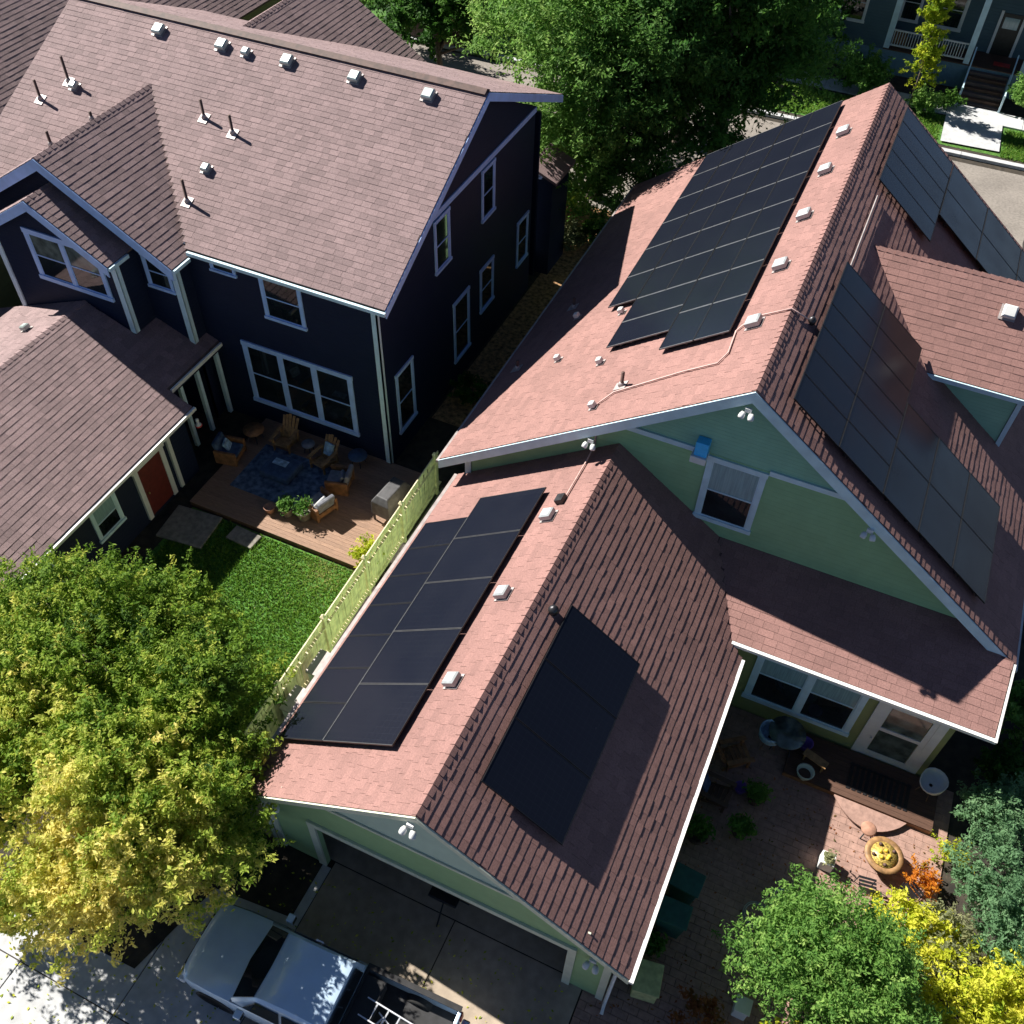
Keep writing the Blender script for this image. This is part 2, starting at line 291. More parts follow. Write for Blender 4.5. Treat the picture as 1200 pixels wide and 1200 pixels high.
def window(parent, o, u, n, w_, h, nx=1, case=0.11, sill=True, trim='trim', split=0.5, g=('glass_blind', 'glass'), label=None, rail=True):
    """o = lower left corner of the glazed opening on the wall face, u along the wall, n outward"""
    o, u, n = Vector(o), Vector(u).normalized(), Vector(n).normalized(); z = Vector((0, 0, 1)); mb = MB()
    C = lambda a, b, t0, t1: mb.obox(o + u * (a[0] + b[0]) / 2 + z * (a[1] + b[1]) / 2 + n * (t0 + t1) / 2, u, z, n, abs(b[0] - a[0]) / 2, abs(b[1] - a[1]) / 2, (t1 - t0) / 2)
    C((-case, 0), (0, h), 0, .05); C((w_, 0), (w_ + case, h), 0, .05); C((-case - .02, h), (w_ + case + .02, h + case * 1.1), 0, .06); C((-case - .03, -case * .9), (w_ + case + .03, 0), 0, .08 if sill else .05)
    cw = w_ / nx
    for i in range(1, nx): C((cw * i - case / 2, 0), (cw * i + case / 2, h), 0, .048)
    win = mb.build('window', trim, parent)
    if label: win['label'] = label
    for i in range(nx):
        a, b = cw * i + (case / 2 if i else 0), cw * (i + 1) - (case / 2 if i < nx - 1 else 0); s = 0.035; mb = MB()
        C((a, 0), (a + s, h), 0, .03); C((b - s, 0), (b, h), 0, .03); C((a + s, 0), (b - s, s), 0, .03); C((a + s, h - s), (b - s, h), 0, .03)
        if rail: C((a + s, h * split - .02), (b - s, h * split + .02), 0, .036)
        mb.build('sash', trim, win)
        for k, (z0, z1) in enumerate(((s, h * split - .02), (h * split + .02, h - s)) if rail else ((s, h - s),)):
            mb = MB(); C((a + s, z0), (b - s, z1), 0.004, .016); mb.build('pane', g[1] if k == 0 else g[0], win)
    return win
def prism_wall(name, parent, pts, n, m, t=0.14): return MB().slab(pts, n, t).build(name, m, parent)

# ------------------------------------------------------------------ vegetation
def leaves(name, blobs, n, size, m, parent=None, per=45, spread=0.32, tint=lambda P: 0.5, tv=0.16, up=0.5, core=0.45, droop=0.0, lump=0.25, sub=0, spray=0):
    """blobs: (cx,cy,cz,rx,ry,rz,weight). leaf clusters around the shell and inside of each blob; every leaf one folded diamond"""
    if sub:
        nb = []
        for b in blobs:
            w0 = b[6] if len(b) > 6 else 1; nb.append((*b[:6], w0)); ks = []
            for i in range(sub):
                a_, e_ = random.random() * 2 * PI, random.uniform(-.15, 1.35); q = random.uniform(.22, .40); dd = random.uniform(.85, 1.08)
                nb.append((b[0] + b[3] * dd * math.cos(a_) * math.cos(e_), b[1] + b[4] * dd * math.sin(a_) * math.cos(e_), b[2] + b[5] * dd * math.sin(e_), b[3] * q, b[4] * q, b[5] * q * random.uniform(.9, 1.6), w0 * 1.5 / sub))
        blobs = nb
    W = np.array([b[6] if len(b) > 6 else 1 for b in blobs], float); W /= W.sum(); B = np.array([b[:6] for b in blobs]); nc = max(6, n // per)
    bi = rng.choice(len(blobs), nc, p=W); d = rng.normal(size=(nc, 3)); d /= np.linalg.norm(d, axis=1)[:, None]; d[:, 2] = np.where(d[:, 2] < -0.35, -d[:, 2] * .6, d[:, 2])
    rad = core + (1 - core) * rng.random(nc) ** 0.55
    lum = 1 + lump * np.sin(d[:, 0] * 5.1 + bi * 1.7 + 1) * np.sin(d[:, 1] * 6.3 + bi) + lump * .7 * rng.normal(size=nc) * .5
    C = B[bi, :3] + d * B[bi, 3:6] * (rad * lum)[:, None]; ct = rng.normal(size=nc)
    li = rng.integers(0, nc, n); off = rng.normal(size=(n, 3)) * spread * (0.6 + 0.5 * rng.random(n))[:, None]; off[:, 2] *= 0.75
    if spray:   # twigs: leaves strung along an outward, slightly upward axis
        dd = d * .8 + rng.normal(size=(nc, 3)) * .45 + np.array([0, 0, .35]); dd /= np.linalg.norm(dd, axis=1)[:, None]; uu = rng.random(n)
        off = off * (.62 - .34 * uu)[:, None] + dd[li] * (uu * spread * spray * (0.6 + .8 * rng.random(nc))[li])[:, None]
    P = C[li] + off; nrm = d[li] * 0.5 + rng.normal(size=(n, 3)) * 0.6 + np.array([0, 0, up]); nrm /= np.linalg.norm(nrm, axis=1)[:, None]
    a = np.cross(nrm, rng.normal(size=(n, 3))); a[:, 2] -= droop; a /= np.linalg.norm(a, axis=1)[:, None]; b = np.cross(nrm, a)
    s = size * (0.6 + 0.8 * rng.random(n))[:, None]; V = np.stack([P - a * s, P + b * s * .42 + nrm * s * .12, P + a * s, P - b * s * .42 + nrm * s * .12], 1)
    t = tint(P) + ct[li] * tv + rng.normal(size=n) * tv * .5; t = np.repeat(np.clip(t, 0, 1), 4)
    return npmesh(name, V.reshape(-1, 3), np.arange(n * 4).reshape(-1, 4), m, parent, t)
def trunk(parent, base, top, r, limbs, m='bark'):
    mb = MB(); b, t = Vector(base), Vector(top); mid = (b + t) / 2 + Vector((r * .8, -r * .6, 0)); mb.tube([b, b.lerp(mid, .5), mid, t], [r * 1.25, r, r * .85, r * .6], 8)
    for l in limbs:
        l = Vector(l); s = b.lerp(t, 0.55 + 0.4 * random.random()); mb.tube([s, s.lerp(l, .5) + Vector((0, 0, .25)), l], [r * .45, r * .28, r * .08], 6)
    return mb.build('trunk', m, parent)
def rand_limbs(c, rx, ry, rz, n): return [(c[0] + rx * math.cos(i * 2.4) * .75, c[1] + ry * math.sin(i * 2.4) * .75, c[2] + rz * random.uniform(-.3, .6)) for i in range(n)]

# ================================================================== THE SETTING
def sheet(name, pts, z, m, kind='structure', parent=None):
    me = bpy.data.meshes.new(name); me.from_pydata([(x, y, z) for x, y in pts], [], [tuple(range(len(pts)))]); me.materials.append(M[m]); o = bpy.data.objects.new(name, me); link(o, parent)
    if kind: o['kind'] = kind
    if me.polygons[0].normal.z < 0: me.flip_normals()
    return o
sheet('ground', [(-400, -300), (400, -300), (400, 600), (-400, 600)], 0.0, 'soil')
sheet('side_yard', [(-13.2, 23), (-9.3, 23), (-9.3, 46), (-19, 50), (-19, 36), (-13.2, 34)], 0.006, 'mulch')
sheet('back_lawn', [(-18.5, 4), (-11.2, 4), (-11.2, 15.45), (-18.5, 15.45)], 0.012, 'lawn')
sheet('front_lawn', [(-40, 52.6), (30, 54.4), (30, 57.8), (-40, 56.2)], 0.012, 'lawn')
sheet('street', [(-60, 38.2), (60, 41.5), (60, 53.3), (-60, 51.0)], 0.008, 'asphalt')
def tiles(name, parent_name, x0, x1, y0, y1, nx, ny, z, h, m, gap=0.012, ang=0.0, cap=300, piece='slab', stag=False, inside=None, base='soil'):
    base_o = MB().slab([(x0, y0, z - h + .004), (x1, y0, z - h + .004), (x1, y1, z - h + .004), (x0, y1, z - h + .004)], (0, 0, 1), 0.02).build(parent_name, base); base_o['kind'] = 'structure'
    dx, dy = (x1 - x0) / nx, (y1 - y0) / ny; me = {}; k = 0; rest = MB(); cells = []
    for j in range(ny):
        for i in range(nx + (1 if stag else 0)):
            a = x0 + (i - (0.5 if stag and j % 2 else 0)) * dx; b = a + dx; a, b = max(a, x0), min(b, x1)
            if b - a > 0.05 and (inside is None or inside((a + b) / 2, y0 + (j + .5) * dy)): cells.append((a, b, y0 + j * dy, y0 + (j + 1) * dy))
    cells.sort(key=lambda c: eye_dist(((c[0] + c[1]) / 2, (c[2] + c[3]) / 2, 0)))
    for a, b, c, d in cells:
        up = random.uniform(-.003, .003)
        if k < cap:
            key = round(b - a, 3)
            if key not in me:
                mb = MB(); g = gap / 2; e = min(.012, h * .3); hw, hd = (b - a) / 2 - g, (d - c) / 2 - g
                mb.add([(-hw, -hd, -h), (hw, -hd, -h), (hw, hd, -h), (-hw, hd, -h), (-hw, -hd, -e), (hw, -hd, -e), (hw, hd, -e), (-hw, hd, -e), (-hw + e, -hd + e, 0), (hw - e, -hd + e, 0), (hw - e, hd - e, 0), (-hw + e, hd - e, 0)],
                       [(8, 9, 10, 11)] + [(i, (i + 1) % 4, 4 + (i + 1) % 4, 4 + i) for i in range(4)] + [(4 + i, 4 + (i + 1) % 4, 8 + (i + 1) % 4, 8 + i) for i in range(4)])
                q = bpy.data.meshes.new(piece); q.from_pydata(mb.v, [], mb.f); q.materials.append(M[m]); me[key] = q
            o = bpy.data.objects.new(piece, me[key]); link(o, base_o); o.location = ((a + b) / 2, (c + d) / 2, z + up); k += 1
        else: rest.box((a + gap / 2, c + gap / 2, z - h), (b - gap / 2, d - gap / 2, z + up))
    if rest.v: ro = rest.build(piece + '_rest', m, base_o); ro['kind'] = 'stuff'
    return base_o
tiles('c', 'driveway', -30, -7.6, -6, 6.8, 8, 5, 0.05, 0.03, 'concrete', 0.025, piece='concrete_slab')
tiles('c', 'garage_apron', -7.6, -0.62, -6, 6.98, 2, 5, 0.05, 0.03, 'tan_concrete', 0.025, piece='concrete_slab')
tiles('p', 'patio', -0.6, 6.9, 5.0, 15.9, 19, 54, 0.05, 0.03, 'paver', 0.007, piece='paver', stag=True, inside=lambda x, y: x < 4.3 + (y > 11.0) * 2.9)
tiles('s', 'pavement', -14, 16, 57.2, 58.7, 22, 1, 0.10, 0.08, 'concrete', 0.02, piece='paving_slab')
kb = MB()
for i in range(16): kb.bar((-30 + i * 3.6, 51.95 + i * .10, .10), (-30 + i * 3.6 + 3.58, 51.95 + (i + 1) * .10, .10), .35, .16)
k_ = kb.build('kerb', 'concrete'); k_['kind'] = 'structure'
sheet('planting_bed', [(-30, 2.2), (-10.6, 2.7), (-10.0, 5.1), (-7.85, 5.3), (-7.85, 6.83), (-30, 6.83)], .062, 'soil')
# grass tufts
def litter(name, x0, x1, y0, y1, n, z, m, lab, sz=.035):
    P = np.stack([x0 + (x1 - x0) * rng.random(n), y0 + (y1 - y0) * rng.random(n), z + .01 * rng.random(n)], 1); a = rng.random(n) * 6.28; d = np.stack([np.cos(a), np.sin(a), rng.normal(size=n) * .25], 1) * sz * (.5 + rng.random(n))[:, None]; e = np.stack([-d[:, 1], d[:, 0], rng.normal(size=n) * .01], 1) * .5
    return tag(npmesh(name, np.stack([P - d, P + e, P + d, P - e], 1).reshape(-1, 3), np.arange(n * 4).reshape(-1, 4), m, None, np.repeat(rng.random(n), 4)), lab, 'leaf litter', kind='stuff')
litter('fallen_leaves', -16, -1, -1, 6.7, 1500, .066, 'leaf_gold', 'yellow leaves fallen on the driveway'); litter('fallen_leaves', -.3, 6.7, 5.5, 14.2, 800, .066, 'leaf_rust', 'brown leaves fallen on the patio')
def grass(name, regions, n, h, zz=0.012, tint=lambda P: 0.5):
    A = np.array([(x1 - x0) * (y1 - y0) for x0, x1, y0, y1 in regions], float); ri = rng.choice(len(regions), n, p=A / A.sum()); Rg = np.array(regions)[ri]
    x = Rg[:, 0] + (Rg[:, 1] - Rg[:, 0]) * rng.random(n); y = Rg[:, 2] + (Rg[:, 3] - Rg[:, 2]) * rng.random(n); a = rng.random(n) * 2 * PI; hh = h * (0.5 + rng.random(n)); s = hh * .28
    P = np.stack([x, y, np.full(n, zz)], 1); d = np.stack([np.cos(a), np.sin(a), 0 * a], 1); lean = rng.normal(size=(n, 3)) * .45; lean[:, 2] = 1
    V = np.stack([P - d * s[:, None], P + d * s[:, None], P + lean * hh[:, None]], 1); t = np.repeat(np.clip(tint(P) + rng.normal(size=n) * .16, 0, 1), 3)
    o = npmesh(name, V.reshape(-1, 3), np.arange(n * 3).reshape(-1, 3), 'leaf_grass', None, t, 3); return tag(o, cat='grass', kind='stuff')
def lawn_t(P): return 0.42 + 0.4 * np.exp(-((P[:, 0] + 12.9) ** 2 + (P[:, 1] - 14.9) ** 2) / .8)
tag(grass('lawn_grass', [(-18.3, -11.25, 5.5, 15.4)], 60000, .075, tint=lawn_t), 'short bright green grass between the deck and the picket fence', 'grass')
tag(grass('verge_grass', [(-14, 1.0, 53.6, 56.9), (4.3, 14, 53.6, 56.9)], 26000, .12), 'green verge grass between street kerb and pavement', 'grass')

# ================================================================== GREEN HOUSE
gh = E('green_house', (-1.46, 26, 0), 'sage green house with reddish shingle roof, attached garage and solar arrays', 'house')
gh.location = (0, 0, 0)
H = House(gh)
ZM = lambda x: 10.22 - (0.712 * (-1.46 - x) if x < -1.46 else 0.750 * (x + 1.46))
ZG = lambda x: 6.72 - 0.705 * abs(x + 4.6)
roof(H, 'main_roof_west', (-1.46, 17.63, 10.22), (1, 0), 0.712, [(-9.92, 17.63), (-1.46, 17.63), (-1.46, 35.2), (-9.92, 35.2)], 'shingle_red', 'under_red')
roof(H, 'main_roof_east', (-1.46, 17.63, 10.22), (-1, 0), 0.750, [(-1.46, 17.63), (6.76, 17.63), (6.76, 35.2), (-1.46, 35.2)], 'shingle_red', 'under_red')
roof(H, 'garage_roof_west', (-4.6, 6.54, 6.72), (1, 0), 0.705, [(-9.55, 6.54), (-4.6, 6.54), (-4.6, 18.12), (-9.55, 18.12)], 'shingle_red', 'under_red')
roof(H, 'garage_roof_east', (-4.6, 6.54, 6.72), (-1, 0), 0.705, [(-4.6, 6.54), (0.3, 6.54), (0.3, 15.3), (-0.104, 15.58), (-1.4, 18.12), (-4.6, 18.12)], 'shingle_red', 'under_red')
roof(H, 'porch_roof', (0, 15.58, 3.55), (0, 1), 0.36, [(-0.104, 15.58), (6.65, 15.58), (6.65, 17.55), (6.25, 17.62), (6.25, 18.12), (-1.4, 18.12)], 'shingle_red', 'under_red')
# dormer: ridge at z 9.23 running east, gable end at x 5.45
yr, zr = 26.63, 9.23
roof(H, 'dormer_roof_south', (0, yr, zr), (0, 1), 0.76, [(-0.16, yr), (2.25, 24.1), (5.6, 24.1), (5.6, yr)], 'shingle_red', 'under_red', .10)
roof(H, 'dormer_roof_north', (0, yr, zr), (0, -1), 0.76, [(-0.16, yr), (5.6, yr), (5.6, 29.0), (2.1, 29.0)], 'shingle_red', 'under_red', .10)
ridge_caps(gh, (-1.46, 17.65, 10.2), (-1.46, 35.2, 10.2), 'shingle_red'); ridge_caps(gh, (-4.6, 6.56, 6.70), (-4.6, 18.1, 6.70), 'shingle_red'); ridge_caps(gh, (0.05, yr, zr - .02), (5.6, yr, zr - .02), 'shingle_red')
# walls
zt = lambda x: ZM(x) - 0.17
prism_wall('gable_wall', gh, [(-9.25, 18.12, 0), (6.15, 18.12, 0), (6.15, 18.12, zt(6.15)), (4.0, 18.12, zt(4.0)), (1.95, 18.12, 7.42), (-5.2, 18.12, 7.42), (-9.25, 18.12, zt(-9.25))], (0, -1, 0), 'green_siding')
prism_wall('upper_gable_wall', gh, [(1.95, 18.125, 7.42), (-5.2, 18.125, 7.42), (-1.46, 18.125, 10.04)], (0, -1, 0), 'upper_siding')
prism_wall('side_wall', gh, [(-9.25, 18.26, 0), (-9.25, 34.7, 0), (-9.25, 34.7, zt(-9.25)), (-9.25, 18.26, zt(-9.25))], (-1, 0, 0), 'green_siding')
prism_wall('side_wall', gh, [(6.15, 18.26, 0), (6.15, 34.7, 0), (6.15, 34.7, zt(6.15)), (6.15, 18.26, zt(6.15))], (1, 0, 0), 'green_siding')
prism_wall('back_wall', gh, [(-9.1, 34.7, 0), (6.0, 34.7, 0), (6.0, 34.7, zt(6.0)), (-1.46, 34.7, 10.04), (-9.1, 34.7, zt(-9.1))], (0, 1, 0), 'green_siding')
# garage walls
gz = lambda x: ZG(x) - 0.17
prism_wall('garage_front_wall', gh, [(-9.1, 6.84, 0), (-7.75, 6.84, 0), (-7.75, 6.84, 2.47), (-1.15, 6.84, 2.47), (-1.15, 6.84, 0), (-.1, 6.84, 0), (-.1, 6.84, gz(-.1)), (-1.05, 6.84, 4.02), (-8.1, 6.84, 4.02), (-9.1, 6.84, gz(-9.1))], (0, -1, 0), 'garage_siding')
prism_wall('garage_gable_wall', gh, [(-1.05, 6.835, 4.02), (-8.1, 6.835, 4.02), (-4.6, 6.835, 6.53)], (0, -1, 0), 'garage_upper_siding')
prism_wall('garage_side_wall', gh, [(-9.1, 6.98, 0), (-9.1, 18.1, 0), (-9.1, 18.1, gz(-9.1)), (-9.1, 6.98, gz(-9.1))], (-1, 0, 0), 'garage_siding')
prism_wall('garage_side_wall', gh, [(-.1, 6.98, 0), (-.1, 15.9, 0), (-.1, 15.9, gz(-.1)), (-.1, 6.98, gz(-.1))], (1, 0, 0), 'garage_siding')
sheet('garage_floor', [(-8.9, 6.99), (-.3, 6.99), (-.3, 18), (-8.9, 18)], .045, 'tan_concrete', None, gh)
# open sectional door hanging under the ceiling: five leaves
for i in range(5): MB().box((-7.7, 7.3 + i * .56, 2.50), (-1.2, 7.3 + i * .56 + .54, 2.54)).build('garage_door_panel', 'cream_trim', gh)
for a_, b_ in (((-7.95, 6.78, 0), (-7.75, 6.835, 2.47)), ((-1.15, 6.78, 0), (-.95, 6.835, 2.47)), ((-7.95, 6.775, 2.47), (-.95, 6.835, 2.67)), ((-9.14, 6.79, 0), (-8.96, 6.836, 3.4)), ((-.28, 6.79, 0), (-.1, 6.836, 3.2)), ((-8.4, 6.79, 3.96), (-.75, 6.83, 4.06))): MB().box(a_, b_).build('garage_trim', 'cream_trim', gh)
# porch (lower) wall, its glazing and door
YW = 15.93
prism_wall('porch_wall', gh, [(-.1, YW, 0), (5.95, YW, 0), (5.95, YW, 3.52), (-.1, YW, 3.52)], (0, -1, 0), 'sage_siding')
prism_wall('porch_side_wall', gh, [(5.95, YW + .01, 0), (5.95, 18.12, 0), (5.95, 18.12, 4.2), (5.95, YW + .01, 3.5)], (1, 0, 0), 'sage_siding')
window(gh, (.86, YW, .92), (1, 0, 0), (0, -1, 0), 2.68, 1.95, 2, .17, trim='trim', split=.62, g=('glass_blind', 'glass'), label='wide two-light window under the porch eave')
d = MB(); d.box((3.98, YW - .05, .22), (4.18, YW, 2.95)); d.box((5.55, YW - .05, .22), (5.78, YW, 2.95)); d.box((3.94, YW - .06, 2.95), (5.82, YW, 3.15)); d.box((4.18, YW - .04, .22), (4.34, YW, 2.95)); d.box((5.40, YW - .04, .22), (5.55, YW, 2.95)); d.box((4.34, YW - .04, .22), (5.40, YW, .50)); d.box((4.34, YW - .04, 2.78), (5.40, YW, 2.95)); d.box((4.34, YW - .04, 1.62), (5.40, YW, 1.76))
dr = d.build('door', 'white', gh)
MB().box((4.36, YW - .02, .5), (5.38, YW - .002, 1.6)).build('pane', 'glass_pale', dr); MB().box((4.36, YW - .02, 1.78), (5.38, YW - .002, 2.78)).build('pane', 'glass_pale', dr); MB().lathe([(.02, 0), (.03, .03), (.03, .06), (0, .07)], (4.26, YW - .04, 1.2), 10, axis=(0, -1, 0)).build('handle', 'chrome', dr)
# main gable window with head trim
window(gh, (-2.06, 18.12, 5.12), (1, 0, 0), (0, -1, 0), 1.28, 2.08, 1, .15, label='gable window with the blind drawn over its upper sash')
# belt, corner boards, rakes, gutters
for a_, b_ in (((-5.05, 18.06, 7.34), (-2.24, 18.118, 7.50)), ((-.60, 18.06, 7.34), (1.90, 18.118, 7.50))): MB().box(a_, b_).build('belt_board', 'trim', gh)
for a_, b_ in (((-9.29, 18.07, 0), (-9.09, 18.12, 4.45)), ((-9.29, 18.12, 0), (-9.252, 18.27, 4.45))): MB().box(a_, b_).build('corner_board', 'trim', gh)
def rake(parent, a, b, m, h=.28, t=.04, y=1, drop=.02, name='rake_board'):   # board under the shingle edge, hanging down in z
    a, b = Vector(a), Vector(b); n = Vector((0, -1, 0)) if y == 1 else (Vector((1, 0, 0)) if y == 2 else Vector((0, 1, 0)))
    p = [a - Vector((0, 0, drop)), b - Vector((0, 0, drop)), b - Vector((0, 0, h + drop)), a - Vector((0, 0, h + drop))]
    return MB().slab([q + n * t for q in p], n, t - .002).build(name, m, parent)
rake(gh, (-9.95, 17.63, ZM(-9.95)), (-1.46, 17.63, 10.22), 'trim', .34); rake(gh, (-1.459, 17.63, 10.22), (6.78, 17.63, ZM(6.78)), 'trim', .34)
rake(gh, (-9.58, 6.54, ZG(-9.58)), (-4.6, 6.54, 6.72), 'cream_trim', .20); rake(gh, (-4.599, 6.54, 6.72), (.3, 6.54, ZG(.3)), 'cream_trim', .20)
mb = MB(); mb.bar((-.12, 15.52, 3.50), (6.7, 15.52, 3.50), .10, .10); mb.bar((6.70, 15.47, 3.50), (6.70, 17.5, 4.18), .05, .16); mb.build('porch_gutter', 'gutter', gh)
mb = MB(); mb.bar((.35, 6.5, 3.22), (.35, 15.3, 3.22), .10, .11); mb.build('garage_gutter', 'gutter', gh)
mb = MB(); mb.bar((-9.62, 6.5, 3.18), (-9.62, 18.1, 3.18), .10, .10); mb.build('garage_gutter', 'flashing', gh)
mb = MB(); mb.bar((-9.98, 17.6, 4.08), (-9.98, 35.2, 4.08), .10, .10); mb.build('main_gutter', 'flashing', gh); MB().bar((6.83, 17.6, 3.84), (6.83, 35.2, 3.84), .10, .10).build('main_gutter', 'gutter', gh)
mb = MB(); mb.tube([(.33, 6.6, 3.15), (.0, 6.75, 2.8), (-.02, 6.72, .15), (.0, 6.5, .10)], .045, 8); mb.build('downspout', 'gutter', gh)
mb = MB(); mb.tube([(-9.6, 6.7, 3.1), (-9.2, 6.78, 2.8), (-9.2, 6.75, .1)], .045, 8); mb.build('downspout', 'cream_trim', gh)
# soffits under the rakes
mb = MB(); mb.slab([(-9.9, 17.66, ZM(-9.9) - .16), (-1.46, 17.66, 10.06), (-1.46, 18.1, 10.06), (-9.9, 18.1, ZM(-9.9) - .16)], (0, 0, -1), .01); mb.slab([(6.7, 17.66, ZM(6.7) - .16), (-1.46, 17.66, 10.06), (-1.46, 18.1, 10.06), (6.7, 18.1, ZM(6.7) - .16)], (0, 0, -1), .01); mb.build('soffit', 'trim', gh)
# dormer walls
zd = lambda y: zr - 0.76 * abs(y - yr) - .12
prism_wall('dormer_cheek', gh, [(2.35, 24.42, 7.15), (5.15, 24.42, ZM(5.15) - .1), (5.15, 24.42, zd(24.42))], (0, -1, 0), 'upper_siding', .1)
prism_wall('dormer_front', gh, [(5.15, 24.42, ZM(5.15) - .1), (5.15, 28.8, ZM(5.15) - .1), (5.15, 28.8, zd(28.8)), (5.15, yr, zr - .12), (5.15, 24.42, zd(24.42))], (1, 0, 0), 'upper_siding', .1)
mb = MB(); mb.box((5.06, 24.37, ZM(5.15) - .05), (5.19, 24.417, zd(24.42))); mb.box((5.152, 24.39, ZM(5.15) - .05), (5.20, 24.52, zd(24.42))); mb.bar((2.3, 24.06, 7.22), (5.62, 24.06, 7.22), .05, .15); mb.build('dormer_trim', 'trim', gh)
# lights and cameras on the gables
def floodlight(x, y, z, blue=False):
    mb = MB(); mb.box((x - .08, y - .06, z - .02), (x + .08, y, z + .10)); mb.lathe([(.05, 0), (.075, .07), (.075, .14), (.06, .17)], (x - .09, y - .08, z), 12, axis=(-.3, -1, -.9)); mb.lathe([(.05, 0), (.075, .07), (.075, .14), (.06, .17)], (x + .09, y - .08, z), 12, axis=(.3, -1, -.9))
    return mb.build('floodlight', 'white', gh)
floodlight(-1.5, 17.58, 9.62); floodlight(-5.25, 17.58, 7.0); floodlight(2.12, 17.58, 7.08); floodlight(-4.7, 6.49, 6.3); floodlight(-8.75, 6.8, 3.0); floodlight(-.55, 6.8, 2.55)
wl = MB().box((-2.62, 17.76, 7.24), (-2.20, 18.115, 7.46)).build('wall_lamp', 'white', gh, bevel=.015); MB().box((-2.56, 17.82, 7.462), (-2.22, 18.11, 7.92)).build('lamp_shade', 'sky_blue', wl, bevel=.02)

# roof fittings ------------------------------------------------
def frame_on(p, sd, slope):
    vv = Vector((sd[0], sd[1], slope)).normalized(); ud = Vector((sd[1], -sd[0], 0)); nn = ud.cross(vv)
    if nn.z < 0: ud = -ud; nn = -nn
    m = Matrix((ud, vv, nn)).transposed().to_4x4(); m.translation = p; return m
def box_vent(parent, p, sd, slope, s=.36, m='galv'):
    mb = MB(); f = .10; mb.box((-s / 2 - f * .6, -s / 2 - f * .5, .028), (s / 2 + f * .3, s / 2 + f * .4, .036), 1); mb.box((-s / 2 + .05, -s / 2 + .05, .036), (s / 2 - .05, s / 2 - .05, .12), 1)
    t = s / 2; mb.add([(-t, -t, .07), (t, -t, .07), (t, t, .07), (-t, t, .07), (-t, -t, .19), (t, -t, .19), (t, t, .19), (-t, t, .19), (-t + .04, -t + .04, .225), (t - .04, -t + .04, .225), (t - .04, t - .04, .225), (-t + .04, t - .04, .225)],
                      [(0, 3, 2, 1), (8, 9, 10, 11)] + [(i, (i + 1) % 4, 4 + (i + 1) % 4, 4 + i) for i in range(4)] + [(4 + i, 4 + (i + 1) % 4, 8 + (i + 1) % 4, 8 + i) for i in range(4)])
    o = mb.build('roof_vent', [m, 'flashing'], parent); o.matrix_basis = frame_on(p, sd, slope); return o
def pipe_vent(parent, p, h=.5, sd=(0, 1), slope=.5, m='rust_pipe', r=.05):
    p = Vector(p); mb = MB(); mb.tube([(0, 0, -.05), (0, 0, h)], r, 10); mb.lathe([(r + .05, .03), (r + .012, .16)], (0, 0, 0), 10, 1)
    vv = Vector((sd[0], sd[1], slope)).normalized(); ud = Vector((sd[1], -sd[0], 0)); nn = ud.cross(vv)
    if nn.z < 0: nn = -nn
    mb.obox(nn * .033, ud, vv, nn, .17, .19, .004, 1); return mb.build('vent_pipe', [m, 'flashing'], parent, p)
W_ = (1, 0)
for y in (31.98, 29.25, 26.38, 23.57, 20.75): box_vent(gh, (-2.2, y, ZM(-2.2)), W_, .712, .38, 'vent_grey')
for y in (15.34, 12.57, 9.88): box_vent(gh, (-5.45, y, ZG(-5.45)), W_, .705, .34, 'vent_grey')
box_vent(gh, (3.97, 25.88, 8.66), (0, 1), .76, .36, 'white')
for x, y, h in ((-8.72, 25.25, .4), (-9.32, 21.96, .35), (-5.1, 19.3, .5)): pipe_vent(gh, (x, y, ZM(x)), h, W_, .712)
for x, y in ((-7.83, 21.75), (-8.2, 24.33), (-5.55, 18.5), (-6.2, 20.85), (-6.55, 23.7)): box_vent(gh, (x, y, ZM(x)), W_, .712, .17, 'white')
mb = MB(); mb.box((-.14, -.12, .02), (.14, .12, .16)); j = mb.build('junction_box', 'dark_metal', gh); j.matrix_basis = frame_on((-5.35, 15.95, ZG(-5.35)), W_, .705)
mb = MB(); mb.lathe([(.12, 0), (.13, .12), (.08, .2), (0, .22)], (0, 0, 0), 12); mb.build('turbine_vent', 'dark_metal', gh, (-4.13, 12.43, ZG(-4.13) + .02))
mb = MB(); mb.lathe([(.10, 0), (.11, .1), (.06, .18), (0, .2)], (0, 0, 0), 12); mb.build('turbine_vent', 'dark_metal', gh, (-.9, 21.3, ZM(-.9) + .02))
def run(name, pts, zf, m='conduit', off=.07, r=.022): mb = MB(); mb.tube([(x, y, zf(x) + off) for x, y in pts], r, 6); return mb.build(name, m, gh)
run('conduit', [(-5.6, 18.45), (-5.2, 19.0), (-3.5, 19.2), (-2.7, 19.2), (-2.55, 19.6), (-2.62, 20.6), (-2.35, 21.1), (-1.46, 21.0), (-.95, 21.28)], ZM)
run('conduit', [(-.5, 28.75), (-.5, 24.5)], ZM, 'flashing', .10, .028)
mb = MB(); mb.tube([(-5.3, 16.1, ZG(-5.3) + .08), (-5.28, 17.5, ZG(-5.28) + .08), (-5.28, 18.08, 6.4), (-5.28, 18.08, 7.1)], .022, 6); mb.build('conduit', 'conduit', gh)

